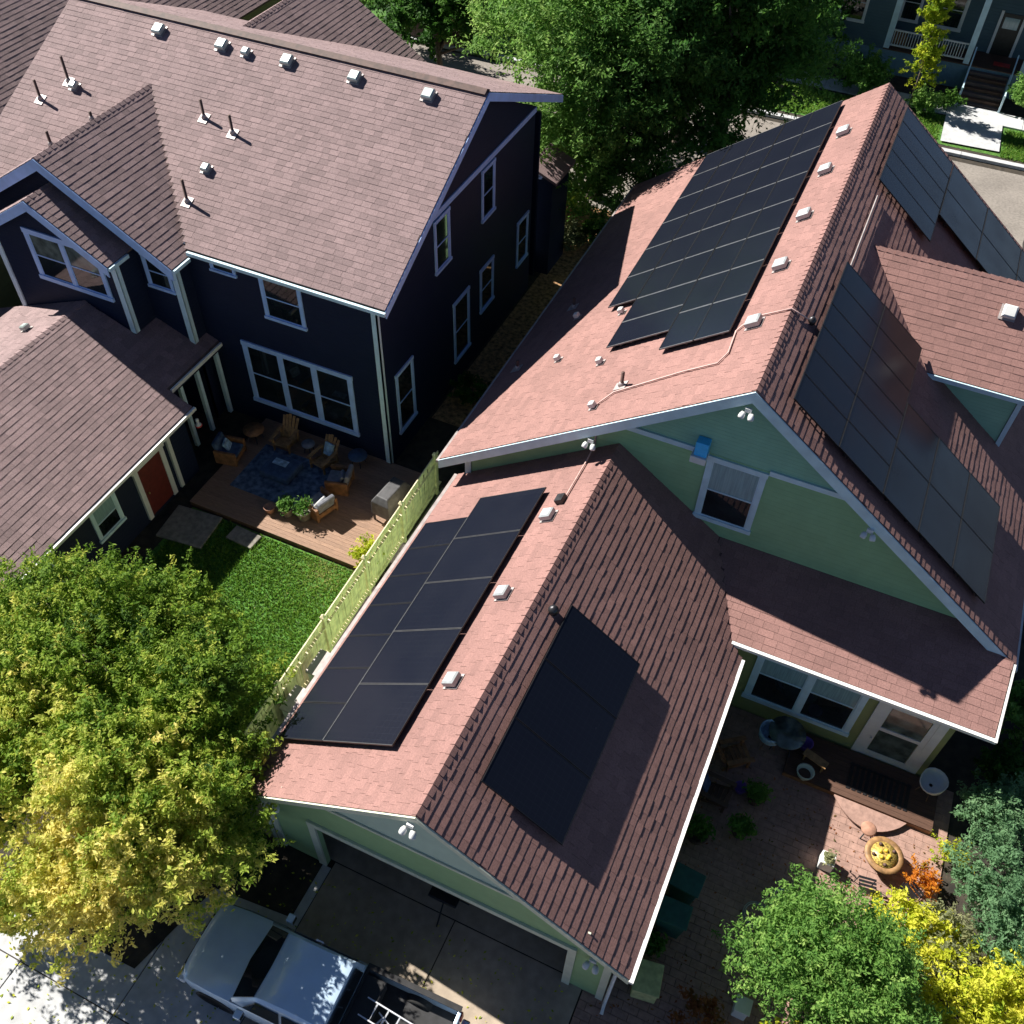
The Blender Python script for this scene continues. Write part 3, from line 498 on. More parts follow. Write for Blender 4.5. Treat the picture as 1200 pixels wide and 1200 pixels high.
# ================================================================== BLUE HOUSE
bh = E('navy_house', (0, 0, 0), 'two-storey navy blue house with grey-brown shingle roof and pale trim tinted shade blue', 'house'); B = House(bh)
ZB = lambda y: 10.85 - .505 * abs(y - 27.05)
roof(B, 'main_roof_south', (0, 27.05, 10.85), (0, 1), .505, [(-29.45, 19.85), (-27.5, 19.85), (-24.45, 24.6), (-20.05, 19.85), (-12.8, 19.85), (-12.8, 27.05), (-29.45, 27.05)], 'shingle_brown', 'under_brown')
roof(B, 'main_roof_north', (0, 27.05, 10.85), (0, -1), .43, [(-29.45, 27.05), (-12.8, 27.05), (-12.8, 33.6), (-29.45, 33.6)], 'shingle_brown', 'under_brown')
ZW = lambda x: 9.62 - .61 * abs(x + 24.45)
roof(B, 'wing_roof_east', (-24.45, 19, 9.62), (-1, 0), .61, [(-24.45, 19.0), (-20.05, 19.0), (-20.05, 19.86), (-24.45, 24.66)], 'shingle_brown', 'under_brown')
roof(B, 'wing_roof_west', (-24.45, 19, 9.62), (1, 0), .61, [(-24.45, 19.0), (-28.9, 19.0), (-28.9, 19.86), (-24.45, 24.66)], 'shingle_brown', 'under_brown')
ZY = lambda x: 8.66 - .61 * abs(x + 24.45)
roof(B, 'bay_roof_east', (-24.45, 18.1, 8.66), (-1, 0), .61, [(-24.45, 18.1), (-21.8, 18.1), (-21.8, 19.4), (-24.45, 19.4)], 'shingle_brown', 'under_brown', .1)
roof(B, 'bay_roof_west', (-24.45, 18.1, 8.66), (1, 0), .61, [(-24.45, 18.1), (-27.1, 18.1), (-27.1, 19.4), (-24.45, 19.4)], 'shingle_brown', 'under_brown', .1)
roof(B, 'back_wing_roof_east', (-24.45, 29, 9.6), (-1, 0), .61, [(-24.45, 29.4), (-19.9, 32.6), (-19.9, 36.0), (-24.45, 36.0)], 'shingle_brown', 'under_brown')
roof(B, 'back_wing_roof_west', (-24.45, 29, 9.6), (1, 0), .61, [(-24.45, 29.4), (-24.45, 36.0), (-29.0, 36.0), (-29.0, 32.6)], 'shingle_brown', 'under_brown')
ZA = lambda x: 4.93 - .40 * abs(x + 23.8)
roof(B, 'annex_roof_east', (-23.8, 0, 4.93), (-1, 0), .40, [(-23.8, 1.0), (-19.0, 1.0), (-19.0, 17.2), (-19.9, 17.25), (-19.9, 20.08), (-21.9, 20.08), (-21.9, 18.4), (-23.8, 18.4)], 'shingle_brown', 'under_brown')
roof(B, 'annex_roof_west', (-23.8, 0, 4.93), (1, 0), .40, [(-23.8, 1.0), (-23.8, 18.4), (-28.6, 18.4), (-28.6, 1.0)], 'shingle_brown', 'under_brown')
ridge_caps(bh, (-24.45, 19.02, 9.6), (-24.45, 24.7, 9.6), 'shingle_brown', slope=.6); ridge_caps(bh, (-23.8, 1, 4.91), (-23.8, 18.4, 4.91), 'shingle_brown', slope=.4); ridge_caps(bh, (-24.45, 18.1, 8.64), (-24.45, 19.4, 8.64), 'shingle_brown', slope=.6); ridge_caps(bh, (-24.45, 29.4, 9.58), (-24.45, 36, 9.58), 'shingle_brown', slope=.6)
mb = MB(); mb.slab([(-29.3, 26.85, 10.84), (-12.85, 26.85, 10.84), (-12.85, 27.05, 10.94), (-29.3, 27.05, 10.94)], (0, -.5, 1), .05); mb.slab([(-29.3, 27.25, 10.84), (-12.85, 27.25, 10.84), (-12.85, 27.05, 10.94), (-29.3, 27.05, 10.94)], (0, .5, 1), .05); mb.build('ridge_vent', 'rust_pipe', bh)
zb = lambda y: ZB(y) - .17
N_ = 'navy_siding'
prism_wall('front_wall', bh, [(-20.4, 20.1, 0), (-13.3, 20.1, 0), (-13.3, 20.1, zb(20.1)), (-20.4, 20.1, zb(20.1))], (0, -1, 0), N_)
prism_wall('east_wall', bh, [(-13.3, 20.1, 0), (-13.3, 32.2, 0), (-13.3, 32.2, zb(32.2)), (-13.3, 27.05, 10.66), (-13.3, 20.1, zb(20.1))], (1, 0, 0), N_)
prism_wall('back_wall', bh, [(-29, 33.2, 0), (-13.45, 33.2, 0), (-13.45, 33.2, 7.4), (-29, 33.2, 7.4)], (0, 1, 0), N_)
prism_wall('west_wall', bh, [(-29, 20.1, 0), (-29, 33.0, 0), (-29, 33.0, 7.5), (-29, 27.05, 10.6), (-29, 20.1, 7.2)], (-1, 0, 0), N_)
prism_wall('wing_wall', bh, [(-28.5, 19.45, 0), (-20.4, 19.45, 0), (-20.4, 19.45, ZW(-20.4) - .16), (-24.45, 19.45, 9.46), (-28.5, 19.45, ZW(-28.5) - .16)], (0, -1, 0), N_)
prism_wall('wing_side_wall', bh, [(-20.4, 19.46, 0), (-20.4, 20.4, 0), (-20.4, 20.4, 6.95), (-20.4, 19.46, 6.95)], (1, 0, 0), N_)
prism_wall('bay_wall', bh, [(-27.0, 18.45, 0), (-21.9, 18.45, 0), (-21.9, 18.45, ZY(-21.9) - .12), (-24.45, 18.45, 8.53), (-27.0, 18.45, ZY(-27) - .12)], (0, -1, 0), N_)
prism_wall('bay_side_wall', bh, [(-21.9, 18.46, 0), (-21.9, 19.45, 0), (-21.9, 19.45, 6.95), (-21.9, 18.46, 6.95)], (1, 0, 0), N_)
prism_wall('bay_side_wall', bh, [(-27, 18.46, 0), (-27, 19.45, 0), (-27, 19.45, 6.95), (-27, 18.46, 6.95)], (-1, 0, 0), N_)
prism_wall('annex_wall', bh, [(-19.35, 1.3, 0), (-19.35, 17.0, 0), (-19.35, 17.0, 2.98), (-19.35, 1.3, 2.98)], (1, 0, 0), N_)
prism_wall('annex_end_wall', bh, [(-28, 17.0, 0), (-19.5, 17.0, 0), (-19.5, 17.0, 3.0), (-23.8, 17.0, 4.75), (-28, 17.0, 3.1)], (0, 1, 0), N_)
prism_wall('annex_end_wall', bh, [(-28, 1.4, 0), (-19.5, 1.4, 0), (-19.5, 1.4, 3.0), (-23.8, 1.4, 4.75), (-28, 1.4, 3.1)], (0, -1, 0), N_)
bt = 'shade_blue_trim'
for a_, b_ in (((-13.46, 20.05, .15), (-13.25, 20.098, 7.0)), ((-13.298, 20.05, .15), (-13.25, 20.2, 7.0)), ((-20.56, 19.40, 3.4), (-20.35, 19.448, 6.9)), ((-20.398, 19.42, 3.4), (-20.35, 19.6, 6.9)), ((-22.06, 18.40, 4.2), (-21.85, 18.448, 6.95)), ((-21.898, 18.42, 4.2), (-21.85, 18.6, 6.9)), ((-27.06, 18.40, 3.5), (-26.86, 18.448, 6.95))): MB().box(a_, b_).build('corner_board', 'trim', bh)
MB().box((-13.295, 22.2, 7.86), (-13.25, 32.2, 8.06)).build('belt_board', bt, bh)
rake(bh, (-12.8, 19.85, ZB(19.85)), (-12.8, 27.05, 10.85), bt, .28, .04, 2); rake(bh, (-12.8, 27.051, 10.85), (-12.8, 33.6, 10.85 - .43 * 6.55), bt, .28, .04, 2)
rake(bh, (-20.05, 19.0, ZW(-20.05)), (-24.449, 19.0, 9.62), bt, .38); rake(bh, (-24.451, 19.0, 9.62), (-28.9, 19.0, ZW(-28.9)), bt, .38)
rake(bh, (-21.8, 18.1, ZY(-21.8)), (-24.449, 18.1, 8.66), bt, .34); rake(bh, (-24.451, 18.1, 8.66), (-27.1, 18.1, ZY(-27.1)), bt, .34)
mb = MB(); mb.bar((-20.0, 19.78, 7.10), (-12.76, 19.78, 7.10), .10, .12); mb.bar((-19.99, 19.0, 6.86), (-19.99, 19.8, 6.86), .09, .12); mb.bar((-21.75, 18.1, 6.96), (-21.75, 19.0, 6.96), .09, .12); mb.build('gutter', 'trim', bh)
mb = MB(); mb.bar((-18.94, 1, 2.93), (-18.94, 17.25, 2.93), .10, .11); mb.bar((-19.84, 17.3, 3.28), (-19.84, 20.08, 3.28), .07, .14); mb.build('gutter', 'gutter', bh)
for i, y in enumerate((17.9, 18.8, 19.9)): MB().box((-20.13, y - .07, .15), (-19.99, y + .07, 3.22)).build('porch_post', 'trim', bh)
MB().slab([(-19.92, 17.35, 3.2), (-19.92, 20.05, 3.2), (-20.2, 20.05, 3.2), (-20.2, 17.35, 3.2)], (0, 0, 1), .18).build('porch_beam', N_, bh)
xe = -13.3
def ew(y0, y1, z0, z1, lb=None): window(bh, (xe, y0 + .12, z0 + .10), (0, 1, 0), (1, 0, 0), y1 - y0 - .24, z1 - z0 - .2, 1, .12, trim=bt, g=('glass', 'glass'))
ew(23.95, 25.05, 5.75, 7.74); ew(27.53, 28.6, 5.75, 7.74); ew(30.78, 31.85, 1.85, 3.9); ew(27.38, 28.56, 1.83, 3.78); ew(25.15, 26.44, 1.0, 3.72); ew(20.85, 22.05, 1.0, 3.66)
window(bh, (-18.72, 20.1, 1.2), (1, 0, 0), (0, -1, 0), 4.05, 2.42, 3, .17, trim=bt, split=.5, g=('glass', 'glass'), label='wide three-light window above the deck')
window(bh, (-17.45, 20.1, 5.3), (1, 0, 0), (0, -1, 0), 1.32, 1.55, 1, .12, trim=bt, g=('glass', 'glass')); window(bh, (-19.35, 20.1, 6.55), (1, 0, 0), (0, -1, 0), .8, .38, 1, .09, trim=bt, rail=False)
window(bh, (-25.3, 18.45, 5.48), (1, 0, 0), (0, -1, 0), 2.72, 1.62, 2, .17, trim=bt, g=('glass_pale', 'glass'), label='double window in the small front gable')
window(bh, (-21.55, 19.45, 5.66), (1, 0, 0), (0, -1, 0), .82, 1.12, 1, .12, trim=bt, g=('glass', 'glass'))
window(bh, (-19.35, 12.4, 1.2), (0, 1, 0), (1, 0, 0), .9, 1.2, 1, .12, trim='trim'); window(bh, (-19.35, 9.6, 1.2), (0, 1, 0), (1, 0, 0), .9, 1.2, 1, .12, trim='trim')
rd = MB().box((-19.35, 14.45, .2), (-19.30, 15.55, 2.35)).build('door', 'red_door', bh); rd['label'] = 'dark red side door'
mb = MB(); mb.box((-19.35, 14.27, .15), (-19.26, 14.45, 2.5)); mb.box((-19.35, 15.55, .15), (-19.26, 15.73, 2.5)); mb.box((-19.35, 14.2, 2.35), (-19.25, 15.8, 2.55)); mb.box((-19.35, 15.95, .15), (-19.26, 16.1, 2.9)); mb.build('door_casing', 'white', rd)
MB().lathe([(.02, 0), (.035, .03), (.03, .07), (0, .08)], (-19.30, 14.6, 1.2), 10, axis=(1, 0, 0)).build('handle', 'brass', rd)
# rear lean-to at the north-east corner
MB().slab([(-13.9, 33.3, 5.0), (-12.7, 33.3, 4.5), (-12.7, 35.4, 4.5), (-13.9, 35.4, 5.0)], (0, 0, 1), .12).build('lean_to_roof', 'shingle_brown', bh); MB().box((-13.9, 33.4, 0), (-12.9, 35.2, 4.45)).build('lean_to_wall', N_, bh)
# roof fittings of the navy house
S_ = (0, 1)
for x in (-25.21, -22.57, -19.95, -17.35, -14.63): box_vent(bh, (x, 26.45, ZB(26.45)), S_, .505, .37)
box_vent(bh, (-21.56, 26.4, ZB(26.4)), S_, .505, .26); box_vent(bh, (-27.2, 23.85, ZB(23.85)), S_, .505, .27); box_vent(bh, (-20.76, 22.38, ZB(22.38)), S_, .505, .27)
for x, y, h in ((-27.55, 23.95, .9), (-28.24, 23.12, .7), (-21.83, 23.95, .65), (-20.54, 23.7, .65), (-20.84, 21.22, .8)): pipe_vent(bh, (x, y, ZB(y)), h, S_, .505)
for x, y, h in ((-25.3, 20.5, .5), (-24.7, 21.9, .3)): pipe_vent(bh, (x, y, ZW(x)), h, W_, .61)
box_vent(bh, (-24.9, 16.7, ZA(-24.9)), W_, .4, .25)

finish_shingles(H); finish_shingles(B)

# ================================================================== SOLAR ARRAYS
PM = {}
def panel(parent, x0, x1, y0, y1, zf, sd, slope, h=.15, seam=True):
    """panel between x0..x1 (plan) and y0..y1 on the roof plane; z from zf at the lower edge"""
    k = math.sqrt(1 + slope * slope); wdt, ht = round(y1 - y0, 3), round((x1 - x0) * k, 3); key = (wdt, ht, seam)
    if key not in PM:
        f, t = .030, .038; mb = MB(); mb.box((0, 0, 0), (wdt, f * .6, t)); mb.box((0, ht - f * .6, 0), (wdt, ht, t)); f = .02; mb.box((0, f, 0), (f, ht - f, t), 2); mb.box((wdt - f, f, 0), (wdt, ht - f, t), 2); mb.box((f, f, .006), (wdt - f, ht - f, t - .006), 1)
        me = bpy.data.meshes.new('solar_panel'); me.from_pydata(mb.v, [], mb.f); me.materials.append(M['panel_frame']); me.materials.append(M['solar_glass']); me.materials.append(M[seam or 'panel_frame']); me.polygons.foreach_set('material_index', mb.m); PM[key] = me
    o = bpy.data.objects.new('solar_panel', PM[key]); link(o, parent)
    vv = Vector((sd, 0, slope)).normalized(); ud = Vector((0, 1, 0)) * (-1 if sd > 0 else 1); nn = ud.cross(vv)
    xl = x0 if sd > 0 else x1; yo = y1 if sd > 0 else y0
    m = Matrix((ud, vv, nn)).transposed().to_4x4(); m.translation = Vector((xl, yo, zf(xl))) + nn * h; o.matrix_basis = m; return o
def array(label, cells, zf, sd, slope, h=.15, seam=lambda c: 'seam_frame'):
    root = E('solar_array', (0, 0, 0), label, 'solar panels', 'solar arrays on the green house'); xs = [c[0] for c in cells] + [c[1] for c in cells]; ys = [c[2] for c in cells] + [c[3] for c in cells]
    g = .007
    for x0, x1, y0, y1 in cells: panel(root, x0 + .003, x1 - .003, y0 + g, y1 - g, zf, sd, slope, h, seam((x0, x1, y0, y1)))
    cols = sorted({(round(c[0], 2), round(c[1], 2)) for c in cells})
    vv = Vector((sd, 0, slope)).normalized(); nn = Vector((0, -1 if sd > 0 else 1, 0)).cross(vv)
    for a, b in cols:
        yy = [c[2] for c in cells if abs(c[0] - a) < .02] + [c[3] for c in cells if abs(c[0] - a) < .02]
        for q in (.22, .78):
            x = a + (b - a) * q; mb = MB(); mb.bar(Vector((x, min(yy) + .03, zf(x))) + nn * (h - .03), Vector((x, max(yy) - .03, zf(x))) + nn * (h - .03), .04, .05)
            n = int((max(yy) - min(yy)) / 1.2) + 1
            for i in range(n): y = min(yy) + .2 + i * (max(yy) - min(yy) - .4) / max(1, n - 1); mb.bar(Vector((x, y, zf(x))), Vector((x, y, zf(x))) + nn * (h - .03), .05, .05)
            mb.build('mounting_rail', 'dark_metal', root)
    return root
def grid(x0, x1, nx, y0, y1, ny): return [(x0 + (x1 - x0) * i / nx, x0 + (x1 - x0) * (i + 1) / nx, y0 + (y1 - y0) * j / ny, y0 + (y1 - y0) * (j + 1) / ny) for i in range(nx) for j in range(ny)]
array('black solar array in two long columns beside the picket fence, on the garage roof', grid(-7.87, -5.9, 1, 8.0, 16.45, 5) + grid(-9.26, -7.88, 1, 8.0, 15.65, 7), ZG, 1, .705, .15, lambda c: 'seam_dim' if c[0] > -7.9 else None)
a1 = [o for o in bpy.data.objects if o.name.startswith('solar_array')][-1]; _n = Vector((-.705, 0, 1)).normalized()
MB().bar(Vector((-7.872, 8.02, ZG(-7.872))) + _n * .176, Vector((-7.872, 15.62, ZG(-7.872))) + _n * .176, .014, .03).build('seam_trim', 'seam_frame', a1)
array('small square black solar array on the shaded garage slope above the patio', grid(-3.92, -2.02, 1, 7.9, 12.85, 3), ZG, -1, .705, .14, lambda c: None)
array('largest solar array, pale grey seams between eight rows, beside five white roof vents', grid(-4.41, -2.66, 2, 20.46, 34.8, 8) + [c for c in grid(-6.17, -4.42, 2, 20.46, 34.8, 8) if c[2] > 24.0] + grid(-6.17, -4.415, 1, 21.4, 24.04, 2) + [c for c in grid(-7.05, -6.18, 1, 20.46, 34.8, 8) if c[2] > 24.0], ZM, 1, .712, .15)
array('stepped dark solar array between the green gable rake and the dormer', grid(-.74, 1.97, 2, 18.2, 24.42, 6) + grid(1.98, 5.36, 3, 18.2, 21.88, 2), ZM, -1, .767, .17, lambda c: None)
array('bluish solar array behind the dormer at the far end of the main roof', grid(-.74, 1.33, 1, 29.25, 34.5, 5) + grid(1.36, 6.2, 3, 31.0, 34.5, 2), ZM, -1, .767, .17, lambda c: None)
#--PART2--
# ================================================================== FENCE
fe = E('picket_fence', (0, 0, 0), 'long cream picket fence between the back lawn and the green garage', 'fence')
pk = MB(); pk.slab([(0, -.053, 0), (0, .053, 0), (0, .053, 1.62), (0, 0, 1.70), (0, -.053, 1.62)], (-1, 0, 0), .02); pkm = None
fx = lambda y: -11.0 - .022 * (y - 7)
for i in range(118):
    y = 5.2 + i * .125
    if pkm is None: o = pk.build('picket', 'fence', fe); pkm = o.data
    else: o = link(bpy.data.objects.new('picket', pkm), fe)
    o.location = (fx(y), y, .08 + random.uniform(-.01, .01)); o.rotation_euler = (random.uniform(-.01, .01), random.uniform(-.015, .015), .022)
for z in (.35, 1.50): MB().bar((fx(5.1) + .05, 5.1, z), (fx(19.95) + .05, 19.95, z), .09, .04).build('rail', 'fence', fe)
MB().bar((fx(5.1) + .01, 5.1, 1.80), (fx(19.95) + .01, 19.95, 1.80), .035, .13).build('cap_rail', 'fence', fe)
po = None
for i in range(7):
    y = 5.15 + i * 2.42; mb = MB()
    if po is None:
        mb.box((-.055, -.055, 0), (.055, .055, 1.95)); mb.add([(-.075, -.075, 1.95), (.075, -.075, 1.95), (.075, .075, 1.95), (-.075, .075, 1.95), (0, 0, 2.05)], [(0, 3, 2, 1), (0, 1, 4), (1, 2, 4), (2, 3, 4), (3, 0, 4)]); o = mb.build('post', 'fence', fe); po = o.data
    else: o = link(bpy.data.objects.new('post', po), fe)
    o.location = (fx(y) + .03, y, 0)
sheet('side_strip', [(-10.9, 4), (-9.15, 4), (-9.15, 20), (-11.2, 20)], .010, 'stone')
for y, lb in ((11.3, 'white storage cabinet nearer the deck, squeezed between fence and garage'), (10.0, 'white storage cabinet nearer the driveway, squeezed between fence and garage')):
    t = E('storage_cabinet', (-10.35, y, 0), lb, 'cabinet', 'storage cabinets by the fence'); MB().box((-.42, -.38, 0), (.35, .38, 1.35)).build('body', 'white', t, bevel=.02); MB().box((-.46, -.42, 1.352), (.40, .42, 1.42)).build('lid', 'flashing', t, bevel=.01)

# ================================================================== DECK AND ITS FURNITURE
dk = E('back_deck', (0, 0, 0), 'low timber deck behind the navy house, half in sun beside the fence', 'deck'); pm_ = {}
ZD = .22
MB().box((-18.6, 15.50, .02), (-11.75, 15.54, ZD - .03)).build('fascia', 'deck_dark', dk); MB().box((-18.6, 15.56, .02), (-11.75, 20.05, ZD - .035)).build('subframe', 'deck_dark', dk)
y = 15.5
while y < 20.0:
    x = -18.6
    for x1 in ((-15.1, -11.75) if int(y * 10) % 2 else (-16.6, -11.75)):
        k = round(x1 - x, 2)
        if k not in pm_: o = MB().box((0, 0, -.03), (k - .004, .134, 0)).build('plank', 'deck', dk); pm_[k] = o.data
        else: o = link(bpy.data.objects.new('plank', pm_[k]), dk)
        o.location = (x, y, ZD + random.uniform(-.001, .002)); x = x1
    y += .14
rug = MB().box((-17.8, 16.7, ZD + .006), (-14.5, 18.95, ZD + .018)).build('outdoor_rug', 'rug'); tag(rug, 'faded blue patterned rug lying on the shaded deck', 'rug')
ot = E('ottoman', (-16.5, 18.0, ZD + .02), 'square dark blue upholstered ottoman in the middle of the rug', 'ottoman'); MB().box((-.58, -.52, .05), (.58, .52, .34)).build('cushion', 'blue_fabric', ot, bevel=.06); MB().box((-.50, -.44, 0), (.50, .44, .06)).build('base', 'wood', ot); MB().box((-.35, -.02, .345), (.2, .26, .37)).build('tray', 'pale_fabric', ot, bevel=.01)
def copy_tree(o, parent=None):
    c = o.copy(); COL.objects.link(c)
    if parent: c.parent = parent; c.matrix_parent_inverse = o.matrix_parent_inverse
    for ch in [q for q in list(o.children)]: copy_tree(ch, c)
    return c
def adirondack(loc, rz, label, m='wood_light', cushion=None):
    t = E('adirondack_chair', loc, label, 'chair', None, rz)
    for s in (-1, 1):
        MB().box((s * .30 - .02, -.38, 0), (s * .30 + .02, -.30, .52)).build('leg', m, t); MB().bar((s * .28, -.40, .36), (s * .28, .42, .08), .025, .12).build('leg', m, t); MB().bar((s * .34, -.44, .55), (s * .32, .36, .57), .13, .025).build('armrest', m, t); MB().bar((s * .33, .30, .10), (s * .33, .34, .55), .03, .08).build('arm_support', m, t)
    for i in range(5): MB().bar((-.27, -.36 + i * .12, .37 - i * .042), (.27, -.36 + i * .12, .37 - i * .042), .105, .02).build('seat_slat', m, t)
    for i in range(5): k = (i - 2); MB().bar((k * .105, .22, .20), (k * .135, .62, 1.03 - abs(k) * .06), .095, .02, up=(0, -1, .5)).build('back_slat', m, t)
    MB().bar((-.26, .40, .50), (.26, .40, .50), .03, .06).build('back_rail', m, t)
    if cushion: MB().obox((0, .33, .55), (1, 0, 0), (0, .42, .9), (0, -.9, .42), .19, .24, .05).build('cushion', cushion, t, bevel=.03)
    return t
adirondack((-17.1, 19.2, ZD), .1, 'bare wooden adirondack chair left of centre under the wide window', 'wood_light')
adirondack((-15.35, 18.95, ZD), -.15, 'wooden adirondack chair with pale blue cushion near the corner of the house', 'wood_light', 'pale_fabric')
def round_table(name, loc, r, h, m, label, cat='table', leg='dark_metal'):
    t = E(name, loc, label, cat); MB().lathe([(0, h - .03), (r, h - .03), (r, h), (0, h)], (0, 0, 0), 28).build('top', m, t)
    for i in range(4): a = PI / 4 + i * PI / 2; MB().tube([(math.cos(a) * r * .75, math.sin(a) * r * .75, 0), (math.cos(a) * r * .45, math.sin(a) * r * .45, h - .03)], .018, 6).build('leg', leg, t)
    return t
round_table('side_table', (-18.3, 19.0, ZD), .38, .5, 'wood', 'round wooden side table between the porch posts and the adirondack chair'); round_table('side_table', (-14.3, 19.55, ZD), .34, .45, 'blue_fabric', 'round dark blue side table at the corner of the navy house')
round_table('side_table', (-16.2, 19.3, ZD), .24, .42, 'grey_fabric', 'small grey round table between the two adirondack chairs')
def armchair(loc, rz, label, m, cm, cat='armchair', w_=.8):
    t = E('armchair', loc, label, cat, None, rz); h = w_ / 2
    MB().box((-h, -.38, .10), (h, .40, .30)).build('base', 'wood', t, bevel=.02); MB().box((-h + .08, -.38, .302), (h - .08, .28, .44)).build('seat_cushion', m, t, bevel=.05); MB().obox((0, .36, .58), (1, 0, 0), (0, .25, 1), (0, -1, .25), h - .06, .26, .08).build('back_cushion', m, t, bevel=.05)
    for s in (-1, 1): MB().box((s * h - .05, -.38, .0), (s * h + .05, .42, .58)).build('armrest', 'wood', t, bevel=.015)
    if cm: MB().obox((.05, .1, .52), (1, .2, 0), (-.1, .5, .8), (0, -.8, .5), .2, .2, .06).build('throw_pillow', cm, t, bevel=.04)
    return t
armchair((-18.55, 17.9, ZD), -PI / 2 + .2 + PI, 'armchair with blue cushions and a pale pillow at the annex end of the rug', 'blue_fabric', 'pale_fabric'); armchair((-14.35, 18.35, ZD), -1.3, 'grey cushioned armchair beside the round dark blue table', 'grey_fabric', 'grey_fabric')
armchair((-14.35, 17.1, ZD), -1.9, 'dark armchair with a white striped cushion at the sunny end of the rug', 'grey_fabric', 'white')
def planter(loc, r, h, m, leaf, n, sz, label, blob=None, pm='stone', cat='planter', cy=False):
    t = E('plant_pot', loc, label, cat); MB().lathe([(r * .72, 0), (r, h), (r * 1.08, h), (r * 1.08, h + .03), (r * .9, h + .03), (r * .88, h - .03), (0, h - .03)], (0, 0, 0), 20).build('pot', pm, t)
    b = blob or (0, 0, h + r * .9, r * 1.2, r * 1.2, r * .9); leaves('foliage', [b], n, sz, leaf, t, per=18, spread=.09, tint=lambda P: .55, core=.2); return t
planter((-15.25, 16.45, ZD), .24, .36, '', 'leaf_mid', 420, .07, 'grey pot with a bright green leafy plant, nearer the red door'); planter((-14.65, 16.55, ZD), .26, .38, '', 'leaf_deep', 320, .06, 'grey pot with a thin dark green plant, nearer the fence')
o = MB().lathe([(.13, 0), (.19, .22), (.21, .24), (.19, .26), (.15, .2), (0, .2)], (0, 0, 0), 16).build('terracotta_pot', 'terracotta', None, (-15.85, 16.3, ZD)); tag(o, 'small empty pink terracotta pot beside the green plant', 'pot')
gr = E('grill', (-12.1, 18.1, ZD), 'large gas grill under a grey cover standing against the fence', 'grill', None, -.1)
MB().add([(-.38, -.68, .35), (.38, -.68, .35), (.38, .68, .35), (-.38, .68, .35), (-.36, -.66, .95), (.36, -.66, .95), (.36, .66, .95), (-.36, .66, .95), (-.22, -.5, 1.16), (.22, -.5, 1.16), (.22, .5, 1.16), (-.22, .5, 1.16)], [(8, 9, 10, 11), (0, 3, 2, 1)] + [(i + b_, (i + 1) % 4 + b_, 4 + (i + 1) % 4 + b_, 4 + i + b_) for b_ in (0, 4) for i in range(4)]).build('cover', 'cover_grey', gr, bevel=.03)
for a in (-.32, .32):
    for b in (-.6, .6): MB().box((a - .03, b - .03, 0), (a + .03, b + .03, .36)).build('leg', 'black', gr)
fd = E('hanging_feeder', (-18.85, 17.1, 2.3), 'small red and white feeder hanging from the annex eave corner', 'feeder'); MB().lathe([(.05, 0), (.10, .03), (.10, .06), (.05, .08), (.06, .28), (.02, .32)], (0, 0, 0), 12).build('bottle', 'white', fd); MB().lathe([(.11, -.02), (.13, .02), (.05, .05)], (0, 0, 0), 12).build('base', 'red', fd); MB().tube([(0, 0, .3), (0, 0, .62)], .006, 4).build('cord', 'black', fd)
for (x, y, a, b, rz, lb) in ((-18.0, 14.65, .85, .72, .1, 'broad pale stone slab in front of the dark red door'), (-16.1, 15.05, .52, .3, -.05, 'narrow stone slab at the foot of the deck')):
    t = MB().box((-a, -b, 0), (a, b, .09)).build('stepping_stone', 'stone', None, (x, y, .012), bevel=.02); t.rotation_euler.z = rz; tag(t, lb, 'stone')
def bush(name, loc, rx, rz_, n, sz, leaf, label, tint=.5, cat='bush', per=30, spread=.14, blobs=None, tr=True, grp=None):
    t = E(name, loc, label, cat, grp); leaves('foliage', blobs or [(0, 0, rz_ * .9, rx, rx, rz_)], n, sz, leaf, t, per, spread, (lambda P: tint) if not callable(tint) else tint, core=.3, spray=2.4)
    if tr: MB().tube([(0, 0, -.02), (.03, .02, rz_ * .6), (0, .05, rz_ * 1.3)], [.035, .025, .01], 6).build('stem', 'bark', t)
    return t
bush('small_shrub', (-11.75, 15.85, ZD), .34, .36, 1500, .055, 'leaf_gold', 'small yellow-green shrub on the sunny end of the deck', .3)

# ================================================================== PICKUP
def loft(mb, st, mi=0, sm=False, close=True):
    n = len(st[0]); vs = [p for s in st for p in s]; fs = []
    for j in range(len(st) - 1):
        for i in range(n - 1): fs.append((j * n + i, j * n + i + 1, (j + 1) * n + i + 1, (j + 1) * n + i))
    if close: fs.append(tuple(range(n - 1, -1, -1))); fs.append(tuple((len(st) - 1) * n + i for i in range(n)))
    return mb.add(vs, fs, mi, sm)
def wheel(parent, x, y, r=.39, w_=.26):
    t = MB().lathe([(r * .62, -w_ / 2), (r * .95, -w_ / 2), (r, -w_ / 2 + .04), (r, w_ / 2 - .04), (r * .95, w_ / 2), (r * .62, w_ / 2)], (0, 0, 0), 28, axis=(0, 1, 0)).build('wheel', 'tyre', parent, (x, y, r)); s = 1 if y > 0 else -1
    MB().lathe([(r * .62, -.02), (r * .60, .02), (r * .50, .03), (r * .45, -.01), (r * .2, .0), (r * .12, .03), (0, .03)], (0, s * w_ / 2 * .8, 0), 20, axis=(0, s, 0)).build('rim', 'chrome', t)
tk = E('pickup_truck', (-6.05, 3.92, .05), 'silver pickup truck parked before the open garage, hood under the tree', 'pickup truck', None, R(2.0))
